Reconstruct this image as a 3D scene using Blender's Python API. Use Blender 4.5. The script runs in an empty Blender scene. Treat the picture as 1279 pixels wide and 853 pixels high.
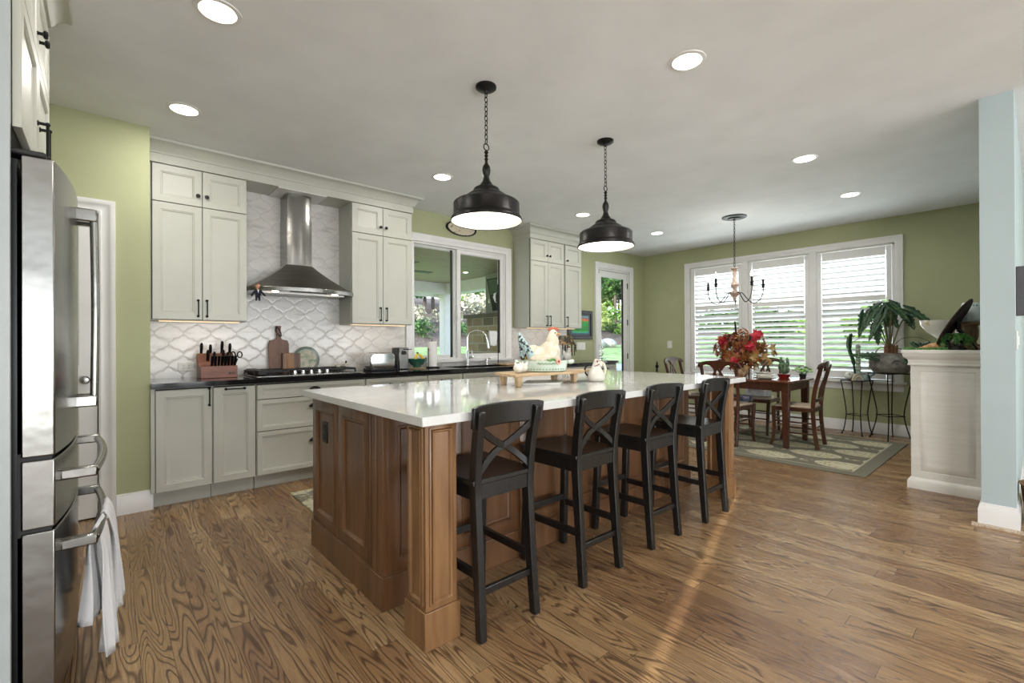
import bpy, bmesh, math, random
from math import sin, cos, pi, radians as rad
from mathutils import Vector, Matrix, noise as mnoise
random.seed(7)
S = bpy.context.scene
COL = S.collection

# ------------------------------------------------------------------ camera, light, exposure
cam_d = bpy.data.cameras.new('camera'); cam = bpy.data.objects.new('camera', cam_d); COL.objects.link(cam)
S.camera = cam
F_PX = 578.5
cam_d.sensor_fit = 'HORIZONTAL'; cam_d.sensor_width = 36.0; cam_d.lens = F_PX / 1279 * 36.0
cam_d.clip_start = 0.05; cam_d.clip_end = 300
YAW, PITCH, ROLL = rad(48.72), rad(.145), rad(-.25)
fw = Vector((cos(PITCH)*cos(YAW), cos(PITCH)*sin(YAW), sin(PITCH)))
rt = Vector((sin(YAW), -cos(YAW), 0)); up = rt.cross(fw)
R_ = rt*cos(ROLL) + up*sin(ROLL); U_ = up*cos(ROLL) - rt*sin(ROLL)
cam.matrix_world = Matrix(((R_.x, U_.x, -fw.x, 0), (R_.y, U_.y, -fw.y, 0), (R_.z, U_.z, -fw.z, 1.2), (0, 0, 0, 1)))

S.view_settings.view_transform = 'Standard'; S.view_settings.look = 'None'
S.view_settings.gamma = 1; S.view_settings.use_curve_mapping = False
S.view_settings.exposure = 0.1
S.cycles.use_denoising = True
S.cycles.max_bounces = 8; S.cycles.diffuse_bounces = 4; S.cycles.glossy_bounces = 4
S.cycles.transparent_max_bounces = 12; S.cycles.transmission_bounces = 6
S.cycles.sample_clamp_indirect = 6.0
S.cycles.caustics_reflective = False; S.cycles.caustics_refractive = False

W = bpy.data.worlds.new('sky'); S.world = W; W.use_nodes = True
wn = W.node_tree; bg = wn.nodes['Background']
tc = wn.nodes.new('ShaderNodeTexCoord'); sp = wn.nodes.new('ShaderNodeSeparateXYZ')
rp = wn.nodes.new('ShaderNodeValToRGB')
wn.links.new(tc.outputs['Generated'], sp.inputs[0]); wn.links.new(sp.outputs['Z'], rp.inputs[0])
rp.color_ramp.elements[0].position = 0.0; rp.color_ramp.elements[0].color = (.93, .97, 1, 1)
rp.color_ramp.elements[1].position = 0.7; rp.color_ramp.elements[1].color = (.5, .7, 1, 1)
wn.links.new(rp.outputs[0], bg.inputs[0]); bg.inputs[1].default_value = 3.0

def add_light(name, kind, loc, energy, color=(1, 1, 1), size=1, size_y=None, direction=(0, 0, -1), parent=None, spread=None, shape=None):
    d = bpy.data.lights.new(name, kind); d.energy = energy; d.color = color
    if kind == 'AREA':
        d.size = size
        if size_y: d.shape = 'RECTANGLE'; d.size_y = size_y
        if shape: d.shape = shape
        if spread: d.spread = rad(spread)
    elif kind in ('POINT', 'SPOT'): d.shadow_soft_size = size
    elif kind == 'SUN': d.angle = rad(size)
    o = bpy.data.objects.new(name, d); COL.objects.link(o); o.location = loc
    o.rotation_euler = Vector(direction).to_track_quat('-Z', 'Y').to_euler()
    if parent:
        o.parent = parent; o.matrix_parent_inverse = Matrix.Translation(-Vector(parent.location))
    return o
add_light('sun', 'SUN', (-8, -3, 8), 6.5, (1, .93, .82), .35, direction=(.96, .28, -.33))
DAY = (.93, .97, 1.0)
# daylight through the far shuttered window, the garden window, the glazed door and the tall windows behind the camera
def portal(name, loc, w, h, direction):
    """sky light entering through a window opening is sampled here"""
    add_light(name, 'AREA', loc, 1, DAY, w, h, direction); o = bpy.data.objects[name]; o.data.cycles.is_portal = True
portal('portal_far_window', (7.70, 2.575, 1.56), 2.8, 1.8, (-1, 0, 0))
portal('portal_sink_window', (3.42, 5.02, 1.7), 1.5, 1.45, (0, -1, 0))
portal('portal_glazed_door', (6.61, 5.02, 1.25), .95, 2.5, (0, -1, 0))
portal('portal_rear_window', (2.4, -5.25, 1.42), 9.0, 2.3, (0, 1, 0))
portal('portal_side_window', (-4.3, -3.2, 1.5), 2.1, 2.05, (1, 0, 0))
LAMP = 8.5
add_light('fill_far_ceiling', 'AREA', (9.6, 2.5, .2), 150, (.96, 1, .97), 5, 1.4, (-1, 0, .55))  # fill lamp added low outside to brighten the far ceiling
add_light('fill_side', 'AREA', (-5.2, -3.3, 1.6), 330, (1, .98, .95), 2.4, 2.2, (1, .40, 0))  # added unseen fill for the column and pedestal faces
add_light('fill_rear', 'AREA', (2.2, -6.4, .9), 330, (.97, .985, 1), 9, 1.6, (0, 1, .45))  # added fill behind the camera, aimed upward to lift the ceiling
add_light('fill_far_louvers', 'AREA', (8.15, 2.575, 1.75), 70, DAY, 3.4, 2.2, (-1, 0, -.05))      # added fill outside that brightens the louvers; LAMP: watts of each recessed lamp
WARM = (1, .965, .92)

# ------------------------------------------------------------------ helpers
def C_(h, k=1.0):
    h = h.lstrip('#'); c = [int(h[i:i+2], 16)/255 for i in (0, 2, 4)]
    return tuple(k*((v/12.92) if v <= .04045 else ((v+.055)/1.055)**2.4) for v in c) + (1,)
def link(nt, a, b): nt.links.new(a, b)
def nmat(name):
    m = bpy.data.materials.new(name); m.use_nodes = True
    return m, m.node_tree, m.node_tree.nodes['Principled BSDF']
def mat(name, col, rough=.5, metal=0, col2=None, scale=8, stretch=(1, 1, 1), bump=0, bscale=None, contrast=(.35, .65), spec=None, coat=0, aniso=0, detail=4, emis=None, estr=0, sss=0):
    m, nt, P = nmat(name); P.inputs['Roughness'].default_value = rough; P.inputs['Metallic'].default_value = metal
    c1 = C_(col) if isinstance(col, str) else col
    P.inputs['Base Color'].default_value = c1
    if spec is not None: P.inputs['Specular IOR Level'].default_value = spec
    if coat: P.inputs['Coat Weight'].default_value = coat; P.inputs['Coat Roughness'].default_value = .08
    if aniso: P.inputs['Anisotropic'].default_value = aniso
    if sss: P.inputs['Subsurface Weight'].default_value = sss; P.inputs['Subsurface Scale'].default_value = .02
    if emis: P.inputs['Emission Color'].default_value = C_(emis); P.inputs['Emission Strength'].default_value = estr
    t = nt.nodes.new('ShaderNodeTexCoord'); mp = nt.nodes.new('ShaderNodeMapping'); mp.inputs['Scale'].default_value = stretch
    link(nt, t.outputs['Object'], mp.inputs[0])
    n = nt.nodes.new('ShaderNodeTexNoise'); n.inputs['Scale'].default_value = scale; n.inputs['Detail'].default_value = detail
    link(nt, mp.outputs[0], n.inputs['Vector'])
    r = nt.nodes.new('ShaderNodeValToRGB'); r.color_ramp.elements[0].position = contrast[0]; r.color_ramp.elements[1].position = contrast[1]
    r.color_ramp.elements[0].color = c1
    if col2: r.color_ramp.elements[1].color = C_(col2)
    else: r.color_ramp.elements[1].color = tuple(min(1, v*1.06) for v in c1[:3]) + (1,)
    link(nt, n.outputs['Fac'], r.inputs[0]); link(nt, r.outputs[0], P.inputs['Base Color'])
    if bump:
        n2 = nt.nodes.new('ShaderNodeTexNoise'); n2.inputs['Scale'].default_value = bscale or scale*4; n2.inputs['Detail'].default_value = 3
        link(nt, mp.outputs[0], n2.inputs['Vector'])
        b = nt.nodes.new('ShaderNodeBump'); b.inputs['Strength'].default_value = bump; b.inputs['Distance'].default_value = .01
        link(nt, n2.outputs['Fac'], b.inputs['Height']); link(nt, b.outputs[0], P.inputs['Normal'])
    return m
def M2(nt, op, a, b=None, c=None, clamp=False):
    n = nt.nodes.new('ShaderNodeMath'); n.operation = op; n.use_clamp = clamp
    for i, v in enumerate((a, b, c)):
        if v is None: continue
        if isinstance(v, (int, float)): n.inputs[i].default_value = v
        else: nt.links.new(v, n.inputs[i])
    return n.outputs[0]
def ramp(nt, fac, stops, interp='LINEAR'):
    r = nt.nodes.new('ShaderNodeValToRGB'); cr = r.color_ramp; cr.interpolation = interp
    while len(cr.elements) < len(stops): cr.elements.new(.5)
    for e, (p, c) in zip(cr.elements, stops):
        e.position = p; e.color = C_(c) if isinstance(c, str) else ((c, c, c, 1) if isinstance(c, (int, float)) else c)
    nt.links.new(fac, r.inputs[0]); return r.outputs[0]
def mixc(nt, fac, a, b, mode='MIX'):
    n = nt.nodes.new('ShaderNodeMix'); n.data_type = 'RGBA'; n.blend_type = mode
    for i, v in ((0, fac), (6, a), (7, b)):
        if isinstance(v, (int, float)): n.inputs[i].default_value = v
        elif isinstance(v, str): n.inputs[i].default_value = C_(v)
        else: nt.links.new(v, n.inputs[i])
    return n.outputs[2]

class B:
    """collects geometry for one mesh"""
    def __init__(s): s.v = []; s.f = []
    def add(s, vs, fs):
        o = len(s.v); s.v += [tuple(v) for v in vs]; s.f += [tuple(i+o for i in f) for f in fs]; return s
    def box(s, x0, x1, y0, y1, z0, z1):
        vs = [(x, y, z) for z in (z0, z1) for y in (y0, y1) for x in (x0, x1)]
        return s.add(vs, [(0, 2, 3, 1), (4, 5, 7, 6), (0, 1, 5, 4), (2, 6, 7, 3), (0, 4, 6, 2), (1, 3, 7, 5)])
    def bar(s, p0, p1, w, h, w1=None, h1=None, side=None):
        p0, p1 = Vector(p0), Vector(p1); d = (p1-p0).normalized()
        a = Vector(side) if side else (Vector((0, 0, 1)) if abs(d.z) < .9 else Vector((1, 0, 0)))
        u = d.cross(a).normalized() if not side else (a - d*a.dot(d)).normalized()
        v = d.cross(u).normalized(); w1 = w1 or w; h1 = h1 or h; vs = []
        for p, ww, hh in ((p0, w, h), (p1, w1, h1)):
            vs += [p+u*ww/2*i+v*hh/2*j for i, j in ((-1, -1), (1, -1), (1, 1), (-1, 1))]
        return s.add(vs, [(3, 2, 1, 0), (4, 5, 6, 7), (0, 1, 5, 4), (1, 2, 6, 5), (2, 3, 7, 6), (3, 0, 4, 7)])
    def rbar(s, pts, w, h, side, ws=None, hs=None):
        """rectangular section swept along points; side = direction of w"""
        pts = [Vector(p) for p in pts]; sd = Vector(side); vs = []; n = len(pts)
        for i, p in enumerate(pts):
            d = (pts[min(i+1, n-1)]-pts[max(i-1, 0)]).normalized(); u = (sd-d*sd.dot(d)).normalized(); v = d.cross(u)
            ww = (ws[i] if ws else w)/2; hh = (hs[i] if hs else h)/2
            vs += [p+u*ww*a+v*hh*b for a, b in ((-1, -1), (1, -1), (1, 1), (-1, 1))]
        fs = [(3, 2, 1, 0), tuple(4*(n-1)+k for k in range(4))]
        for i in range(n-1):
            for k in range(4): fs.append((4*i+k, 4*i+(k+1) % 4, 4*i+4+(k+1) % 4, 4*i+4+k))
        return s.add(vs, fs)
    def tube(s, pts, r, n=10, closed=False):
        pts = [Vector(p) for p in pts]; m = len(pts); vs = []; fs = []
        prev = None
        for i, p in enumerate(pts):
            if closed: d = (pts[(i+1) % m]-pts[i-1]).normalized()
            else: d = (pts[min(i+1, m-1)]-pts[max(i-1, 0)]).normalized()
            if prev is None:
                a = Vector((0, 0, 1)) if abs(d.z) < .9 else Vector((1, 0, 0)); u = d.cross(a).normalized()
            else: u = (prev-d*prev.dot(d)).normalized()
            prev = u; v = d.cross(u); rr = r[i] if isinstance(r, (list, tuple)) else r
            vs += [p+(u*cos(2*pi*k/n)+v*sin(2*pi*k/n))*rr for k in range(n)]
        for i in range(m if closed else m-1):
            j = (i+1) % m
            for k in range(n): fs.append((i*n+k, i*n+(k+1) % n, j*n+(k+1) % n, j*n+k))
        if not closed: fs += [tuple(range(n))[::-1], tuple((m-1)*n+k for k in range(n))]
        return s.add(vs, fs)
    def cyl(s, p0, p1, r0, r1=None, n=20): return s.tube([p0, p1], [r0, r1 if r1 is not None else r0], n)
    def lathe(s, prof, c=(0, 0, 0), n=32, axis=(0, 0, 1), sx=1, sy=1, ring=False):
        c = Vector(c); ax = Vector(axis).normalized(); q = Vector((0, 0, 1)).rotation_difference(ax); vs = []; fs = []
        for r, z in prof:
            for k in range(n):
                vs.append(c + q @ Vector((max(r, 1e-4)*cos(2*pi*k/n)*sx, max(r, 1e-4)*sin(2*pi*k/n)*sy, z)))
        for i in range(len(prof)-1):
            for k in range(n): fs.append((i*n+k, i*n+(k+1) % n, (i+1)*n+(k+1) % n, (i+1)*n+k))
        if ring:
            m = len(prof)-1
            for k in range(n): fs.append((m*n+k, m*n+(k+1) % n, (k+1) % n, k))
        else: fs.append(tuple(range(n))[::-1]); fs.append(tuple((len(prof)-1)*n+k for k in range(n)))
        return s.add(vs, fs)
    def ell(s, c, r, n=16, m=10, rot=None):
        if isinstance(r, (int, float)): r = (r, r, r)
        vs = []; fs = []; c = Vector(c)
        for i in range(1, m):
            t = pi*i/m
            for k in range(n):
                v = Vector((r[0]*sin(t)*cos(2*pi*k/n), r[1]*sin(t)*sin(2*pi*k/n), r[2]*cos(t)))
                if rot: v = rot @ v
                vs.append(c+v)
        top = Vector((0, 0, r[2])); bot = Vector((0, 0, -r[2]))
        if rot: top = rot @ top; bot = rot @ bot
        vs += [c+top, c+bot]; a, b = len(vs)-2, len(vs)-1
        for i in range(m-2):
            for k in range(n): fs.append((i*n+k, (i+1)*n+k, (i+1)*n+(k+1) % n, i*n+(k+1) % n))
        for k in range(n): fs.append((a, k, (k+1) % n)); fs.append((b, (m-2)*n+(k+1) % n, (m-2)*n+k))
        return s.add(vs, fs)
    def prism(s, poly, o, u, v, d):
        """polygon (a,b) in the plane o+a*u+b*v pushed by vector d"""
        o, u, v, d = map(Vector, (o, u, v, d)); n = len(poly)
        vs = [o+u*a+v*b for a, b in poly] + [o+u*a+v*b+d for a, b in poly]
        fs = [tuple(range(n))[::-1], tuple(range(n, 2*n))] + [(i, (i+1) % n, (i+1) % n+n, i+n) for i in range(n)]
        return s.add(vs, fs)
    def panel(s, o, u, v, n, w, h, prof, cap=True):
        """concentric rectangle loops: prof = [(inset, height along n)]; a framed door or drawer front"""
        o, u, v, n = map(Vector, (o, u, v, n)); vs = []; fs = []
        for ins, ht in prof:
            vs += [o+u*a+v*b+n*ht for a, b in ((ins, ins), (w-ins, ins), (w-ins, h-ins), (ins, h-ins))]
        for i in range(len(prof)-1):
            for k in range(4): fs.append((4*i+k, 4*i+(k+1) % 4, 4*i+4+(k+1) % 4, 4*i+4+k))
        fs.append((3, 2, 1, 0))
        if cap: fs.append(tuple(4*(len(prof)-1)+k for k in range(4)))
        else: fs.pop(); k = 4*(len(prof)-1); fs += [(k+i, k+(i+1) % 4, (i+1) % 4, i) for i in range(4)]
        return s.add(vs, fs)
    def sweep(s, path, prof, n, closed=False):
        """mitred moulding: prof = [(sideways, along n)], sideways to the right of travel seen with n up"""
        path = [Vector(p) for p in path]; n = Vector(n).normalized(); m = len(path); L = len(prof); vs = []; fs = []
        for i, p in enumerate(path):
            if closed: d0 = (p-path[i-1]).normalized(); d1 = (path[(i+1) % m]-p).normalized()
            else:
                d0 = (p-path[i-1]).normalized() if i else (path[1]-p).normalized()
                d1 = (path[i+1]-p).normalized() if i < m-1 else d0
            s0 = d0.cross(n); s1 = d1.cross(n); b = (s0+s1); b = b.normalized() if b.length > 1e-6 else s0
            k = 1/max(.2, b.dot(s0)); vs += [p+b*a*k+n*h for a, h in prof]
        for i in range(m if closed else m-1):
            j = (i+1) % m
            for k in range(L): fs.append((i*L+k, i*L+(k+1) % L, j*L+(k+1) % L, j*L+k))
        if not closed: fs += [tuple(range(L))[::-1], tuple((m-1)*L+k for k in range(L))]
        return s.add(vs, fs)

def tag(o, label=None, cat=None, group=None, kind=None):
    if label: o['label'] = label
    if cat: o['category'] = cat
    if group: o['group'] = group
    if kind: o['kind'] = kind
    return o
def thing(name, label, cat, loc=(0, 0, 0), rz=0, group=None, kind=None):
    o = bpy.data.objects.new(name, None); COL.objects.link(o); o.location = loc; o.rotation_euler = (0, 0, rz)
    o.empty_display_size = .05
    return tag(o, label, cat, group, kind)
ROOTS = {}
def part(b, name, m, parent=None, world=True, bev=0, label=None, kind=None, solid=0, sub=0, remesh=0, sharp=38, flat=False, seg=2):
    me = bpy.data.meshes.new(name); me.from_pydata(b.v, [], b.f)
    bm = bmesh.new(); bm.from_mesh(me); bmesh.ops.recalc_face_normals(bm, faces=bm.faces) if not flat else None; bm.to_mesh(me); bm.free()
    root = parent
    T = Matrix()
    while root is not None and root.type == 'MESH': root = root.parent
    if world and root is not None:
        T = (Matrix.Translation(root.location) @ Matrix.Rotation(root.rotation_euler.z, 4, 'Z')).inverted(); me.transform(T)
    me.materials.append(m)
    if not flat:
        for p in me.polygons: p.use_smooth = True
        if not (remesh or sub): me.set_sharp_from_angle(angle=rad(sharp))
    me.update()
    o = bpy.data.objects.new(name, me); COL.objects.link(o)
    if parent is not None: o.parent = parent
    if remesh:
        r = o.modifiers.new('skin', 'REMESH'); r.mode = 'VOXEL'; r.voxel_size = remesh; r.use_smooth_shade = True
        q = o.modifiers.new('soft', 'SMOOTH'); q.iterations = 4; q.factor = .6
    if solid: q = o.modifiers.new('thick', 'SOLIDIFY'); q.thickness = solid; q.offset = 0
    if sub: q = o.modifiers.new('soft', 'SUBSURF'); q.levels = sub; q.render_levels = sub
    if bev:
        q = o.modifiers.new('edge', 'BEVEL'); q.width = bev; q.segments = seg; q.limit_method = 'ANGLE'; q.angle_limit = rad(40)
        q.harden_normals = False
    if label: o['label'] = label
    if kind: o['kind'] = kind
    return o
def struct(b, name, m, **k):
    o = part(b, name, m, None, **k); o['kind'] = 'structure'; return o
def solo(b, name, m, label, cat, loc=None, group=None, kind=None, **k):
    """a thing that is one mesh; origin moved to its base"""
    if loc is None:
        xs = [v[0] for v in b.v]; ys = [v[1] for v in b.v]; loc = ((min(xs)+max(xs))/2, (min(ys)+max(ys))/2, min(v[2] for v in b.v))
    L = Vector(loc); b.v = [tuple(Vector(v)-L) for v in b.v]
    o = part(b, name, m, None, **k); o.location = L
    return tag(o, label, cat, group, kind)
def copy_tree(o, parent=None):
    c = o.copy(); COL.objects.link(c)
    if parent: c.parent = parent
    for ch in list(o.children): copy_tree(ch, c)
    return c
def arc(c, r, a0, a1, n, ax=('x', 'z')):
    out = []
    for i in range(n+1):
        a = rad(a0+(a1-a0)*i/n); p = list(c); p['xyz'.index(ax[0])] += r*cos(a); p['xyz'.index(ax[1])] += r*sin(a); out.append(tuple(p))
    return out
def smooth_path(pts, k=6):
    P = [Vector(p) for p in pts]; out = []
    for i in range(len(P)-1):
        p0 = P[max(i-1, 0)]; p1 = P[i]; p2 = P[i+1]; p3 = P[min(i+2, len(P)-1)]
        for j in range(k):
            t = j/k; out.append(.5*((2*p1)+(p2-p0)*t+(2*p0-5*p1+4*p2-p3)*t*t+(3*p1-p0-3*p2+p3)*t**3))
    out.append(P[-1]); return out

# ------------------------------------------------------------------ materials
def floor_material():
    m, nt, P = nmat('oak_floor')
    t = nt.nodes.new('ShaderNodeTexCoord'); mp = nt.nodes.new('ShaderNodeMapping'); link(nt, t.outputs['Object'], mp.inputs[0])
    sx_ = nt.nodes.new('ShaderNodeSeparateXYZ'); link(nt, t.outputs['Object'], sx_.inputs[0])
    row = M2(nt, 'FLOOR', M2(nt, 'DIVIDE', sx_.outputs['X'], .098)); wnz = nt.nodes.new('ShaderNodeTexWhiteNoise'); wnz.noise_dimensions = '1D'; link(nt, row, wnz.inputs['W'])
    cv = nt.nodes.new('ShaderNodeCombineXYZ'); link(nt, M2(nt, 'MULTIPLY_ADD', wnz.outputs['Value'], 9.7, sx_.outputs['Y']), cv.inputs[0]); link(nt, sx_.outputs['X'], cv.inputs[1])
    br = nt.nodes.new('ShaderNodeTexBrick'); link(nt, cv.outputs[0], br.inputs[0])
    br.offset = 0; br.offset_frequency = 2; br.squash = 1
    br.inputs['Color1'].default_value = (0, 0, 0, 1); br.inputs['Color2'].default_value = (1, 1, 1, 1); br.inputs['Mortar'].default_value = (.5, .5, .5, 1)
    br.inputs['Scale'].default_value = 1; br.inputs['Mortar Size'].default_value = .0008; br.inputs['Mortar Smooth'].default_value = .2
    br.inputs['Brick Width'].default_value = 1.15; br.inputs['Row Height'].default_value = .098; br.inputs['Bias'].default_value = 0
    rnd = br.outputs['Color']
    # cathedral grain = level lines of a stretched noise, different on every board
    mp2 = nt.nodes.new('ShaderNodeMapping'); mp2.inputs['Scale'].default_value = (11.0, 1.05, 1); link(nt, t.outputs['Object'], mp2.inputs[0])
    n1 = nt.nodes.new('ShaderNodeTexNoise'); n1.noise_dimensions = '4D'; n1.inputs['Scale'].default_value = 1; n1.inputs['Detail'].default_value = 1.4; n1.inputs['Roughness'].default_value = .45; n1.inputs['Distortion'].default_value = .35
    link(nt, mp2.outputs[0], n1.inputs['Vector']); link(nt, M2(nt, 'MULTIPLY', rnd, 37.0), n1.inputs['W'])
    rings = M2(nt, 'SINE', M2(nt, 'MULTIPLY', n1.outputs['Fac'], 125.0))
    line = ramp(nt, M2(nt, 'MULTIPLY_ADD', rings, .5, .5), [(0, 0.0), (.5, 0.03), (.78, .40), (1, 1.0)])
    mp3 = nt.nodes.new('ShaderNodeMapping'); mp3.inputs['Scale'].default_value = (160, 6, 1); link(nt, t.outputs['Object'], mp3.inputs[0])
    n2 = nt.nodes.new('ShaderNodeTexNoise'); n2.inputs['Scale'].default_value = 1; n2.inputs['Detail'].default_value = 3; link(nt, mp3.outputs[0], n2.inputs['Vector'])
    pores = ramp(nt, n2.outputs['Fac'], [(.38, 0.0), (.66, 1.0)])
    base = ramp(nt, rnd, [(0, '#8d6c4e'), (.3, '#9b7a57'), (.6, '#a98861'), (.85, '#b5966e'), (1, '#93724f')])
    c = mixc(nt, M2(nt, 'MULTIPLY', line, .78), base, '#3c2415')
    c = mixc(nt, M2(nt, 'MULTIPLY', pores, .28), c, '#4a2f1d')
    c = mixc(nt, br.outputs['Fac'], c, '#2c1a10')
    link(nt, c, P.inputs['Base Color'])
    rr = M2(nt, 'MULTIPLY_ADD', line, .12, .27); link(nt, rr, P.inputs['Roughness'])
    bp = nt.nodes.new('ShaderNodeBump'); bp.inputs['Strength'].default_value = .18; bp.inputs['Distance'].default_value = .002; bp.invert = True
    link(nt, M2(nt, 'ADD', line, M2(nt, 'MULTIPLY', br.outputs['Fac'], 2.0)), bp.inputs['Height']); link(nt, bp.outputs[0], P.inputs['Normal'])
    return m
def tile_material():
    m, nt, P = nmat('lantern_marble_tile')
    t = nt.nodes.new('ShaderNodeTexCoord'); s = nt.nodes.new('ShaderNodeSeparateXYZ'); link(nt, t.outputs['Object'], s.inputs[0])
    u = M2(nt, 'DIVIDE', s.outputs['X'], .20); v = M2(nt, 'DIVIDE', s.outputs['Z'], .185)
    p = M2(nt, 'ADD', u, v); q = M2(nt, 'SUBTRACT', u, v)
    p2 = M2(nt, 'ADD', p, M2(nt, 'MULTIPLY', M2(nt, 'SINE', M2(nt, 'MULTIPLY', q, 2*pi)), -.062))
    p2 = M2(nt, 'ADD', p2, M2(nt, 'MULTIPLY', M2(nt, 'SINE', M2(nt, 'MULTIPLY', q, 6*pi)), -.022))
    q2 = M2(nt, 'ADD', q, M2(nt, 'MULTIPLY', M2(nt, 'SINE', M2(nt, 'MULTIPLY', p, 2*pi)), -.062))
    q2 = M2(nt, 'ADD', q2, M2(nt, 'MULTIPLY', M2(nt, 'SINE', M2(nt, 'MULTIPLY', p, 6*pi)), -.022))
    dp = M2(nt, 'ABSOLUTE', M2(nt, 'SUBTRACT', M2(nt, 'FRACT', p2), .5)); dq = M2(nt, 'ABSOLUTE', M2(nt, 'SUBTRACT', M2(nt, 'FRACT', q2), .5))
    d = M2(nt, 'MINIMUM', dp, dq)
    grout = ramp(nt, d, [(0, .8), (.010, .65), (.026, 0.0)])
    # a number that changes from tile to tile
    idn = M2(nt, 'ADD', M2(nt, 'MULTIPLY', M2(nt, 'FLOOR', M2(nt, 'ADD', p2, .5)), 1.73), M2(nt, 'MULTIPLY', M2(nt, 'FLOOR', M2(nt, 'ADD', q2, .5)), 3.19))
    n1 = nt.nodes.new('ShaderNodeTexNoise'); n1.noise_dimensions = '4D'; n1.inputs['Scale'].default_value = 5; n1.inputs['Detail'].default_value = 5
    mp = nt.nodes.new('ShaderNodeMapping'); mp.inputs['Rotation'].default_value = (0, rad(38), 0); mp.inputs['Scale'].default_value = (.9, 1, 4); link(nt, t.outputs['Object'], mp.inputs[0])
    link(nt, mp.outputs[0], n1.inputs['Vector']); link(nt, idn, n1.inputs['W'])
    c = ramp(nt, n1.outputs['Fac'], [(.3, '#bfbcb7'), (.44, '#d6d3ce'), (.7, '#dedbd6')])
    c = mixc(nt, grout, c, '#b3afa7')
    link(nt, c, P.inputs['Base Color']); link(nt, M2(nt, 'MULTIPLY_ADD', grout, .5, .16), P.inputs['Roughness'])
    bp = nt.nodes.new('ShaderNodeBump'); bp.inputs['Strength'].default_value = .35; bp.inputs['Distance'].default_value = .003; bp.invert = True
    link(nt, ramp(nt, d, [(0, 1.0), (.03, .8), (.11, 0.0)]), bp.inputs['Height']); link(nt, bp.outputs[0], P.inputs['Normal'])
    return m
def rug_material():
    m, nt, P = nmat('medallion_rug'); P.inputs['Roughness'].default_value = .95; P.inputs['Specular IOR Level'].default_value = .1
    t = nt.nodes.new('ShaderNodeTexCoord'); s = nt.nodes.new('ShaderNodeSeparateXYZ'); link(nt, t.outputs['Object'], s.inputs[0])
    X, Y = s.outputs['X'], s.outputs['Y']          # origin = rug centre
    def cell(ox, oy):
        a = M2(nt, 'SUBTRACT', M2(nt, 'FRACT', M2(nt, 'DIVIDE', M2(nt, 'ADD', X, ox), .68)), .5)
        b = M2(nt, 'SUBTRACT', M2(nt, 'FRACT', M2(nt, 'DIVIDE', M2(nt, 'ADD', Y, oy), .64)), .5)
        return M2(nt, 'MULTIPLY', a, .68), M2(nt, 'MULTIPLY', b, .64)
    def dist(a, b, ra, rb):
        return M2(nt, 'SQRT', M2(nt, 'ADD', M2(nt, 'POWER', M2(nt, 'ABSOLUTE', M2(nt, 'DIVIDE', a, ra)), 2.0), M2(nt, 'POWER', M2(nt, 'ABSOLUTE', M2(nt, 'DIVIDE', b, rb)), 2.0)))
    a1, b1 = cell(0.0, 0.0); a2, b2 = cell(.34, .32)
    d = M2(nt, 'MINIMUM', dist(a1, b1, .150, .235), dist(a2, b2, .150, .235))
    ovals = ramp(nt, d, [(0, 1.0), (.97, 1.0), (1.0, 0.0)])
    ring = ramp(nt, M2(nt, 'ABSOLUTE', M2(nt, 'SUBTRACT', d, .62)), [(0, 1.0), (.05, 0.0)])
    vo = nt.nodes.new('ShaderNodeTexVoronoi'); vo.inputs['Scale'].default_value = 26; link(nt, t.outputs['Object'], vo.inputs['Vector'])
    fl = ramp(nt, vo.outputs['Distance'], [(.26, 1.0), (.42, 0.0)])
    hue = ramp(nt, vo.outputs['Color'], [(0, '#8d8052'), (.4, '#a38f63'), (.6, '#6f7880'), (1, '#b6a77e')], 'CONSTANT')
    cream = mixc(nt, M2(nt, 'MULTIPLY', fl, .9), '#c9c3a6', hue)
    cream = mixc(nt, M2(nt, 'MULTIPLY', ring, .35), cream, '#8d8052')
    a3, b3 = cell(.34, 0.0); a4, b4 = cell(0.0, .32)
    d2 = M2(nt, 'MINIMUM', dist(a3, b3, .05, .12), dist(a4, b4, .05, .12))
    v2 = nt.nodes.new('ShaderNodeTexVoronoi'); v2.inputs['Scale'].default_value = 22; link(nt, t.outputs['Object'], v2.inputs['Vector'])
    snow = M2(nt, 'MULTIPLY', ramp(nt, d2, [(.9, 1.0), (1, 0.0)]), ramp(nt, v2.outputs['Distance'], [(.4, 1.0), (.5, 0.0)]))
    c = mixc(nt, ovals, '#5c594e', cream); c = mixc(nt, M2(nt, 'MULTIPLY', snow, .8), c, '#bdb79d')
    # border
    bx = M2(nt, 'SUBTRACT', RUG[0], M2(nt, 'ABSOLUTE', X)); by = M2(nt, 'SUBTRACT', RUG[1], M2(nt, 'ABSOLUTE', Y)); e = M2(nt, 'MINIMUM', bx, by)
    c = mixc(nt, M2(nt, 'LESS_THAN', e, .13), c, '#b9b49c'); c = mixc(nt, M2(nt, 'LESS_THAN', e, .115), c, '#5f5d52')
    n = nt.nodes.new('ShaderNodeTexNoise'); n.inputs['Scale'].default_value = 220; link(nt, t.outputs['Object'], n.inputs['Vector'])
    c = mixc(nt, .25, c, ramp(nt, n.outputs['Fac'], [(.3, '#6d6a5f'), (.7, '#d6d0b8')]))
    link(nt, c, P.inputs['Base Color'])
    bp = nt.nodes.new('ShaderNodeBump'); bp.inputs['Strength'].default_value = .5; bp.inputs['Distance'].default_value = .004
    link(nt, n.outputs['Fac'], bp.inputs['Height']); link(nt, bp.outputs[0], P.inputs['Normal'])
    return m
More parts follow.
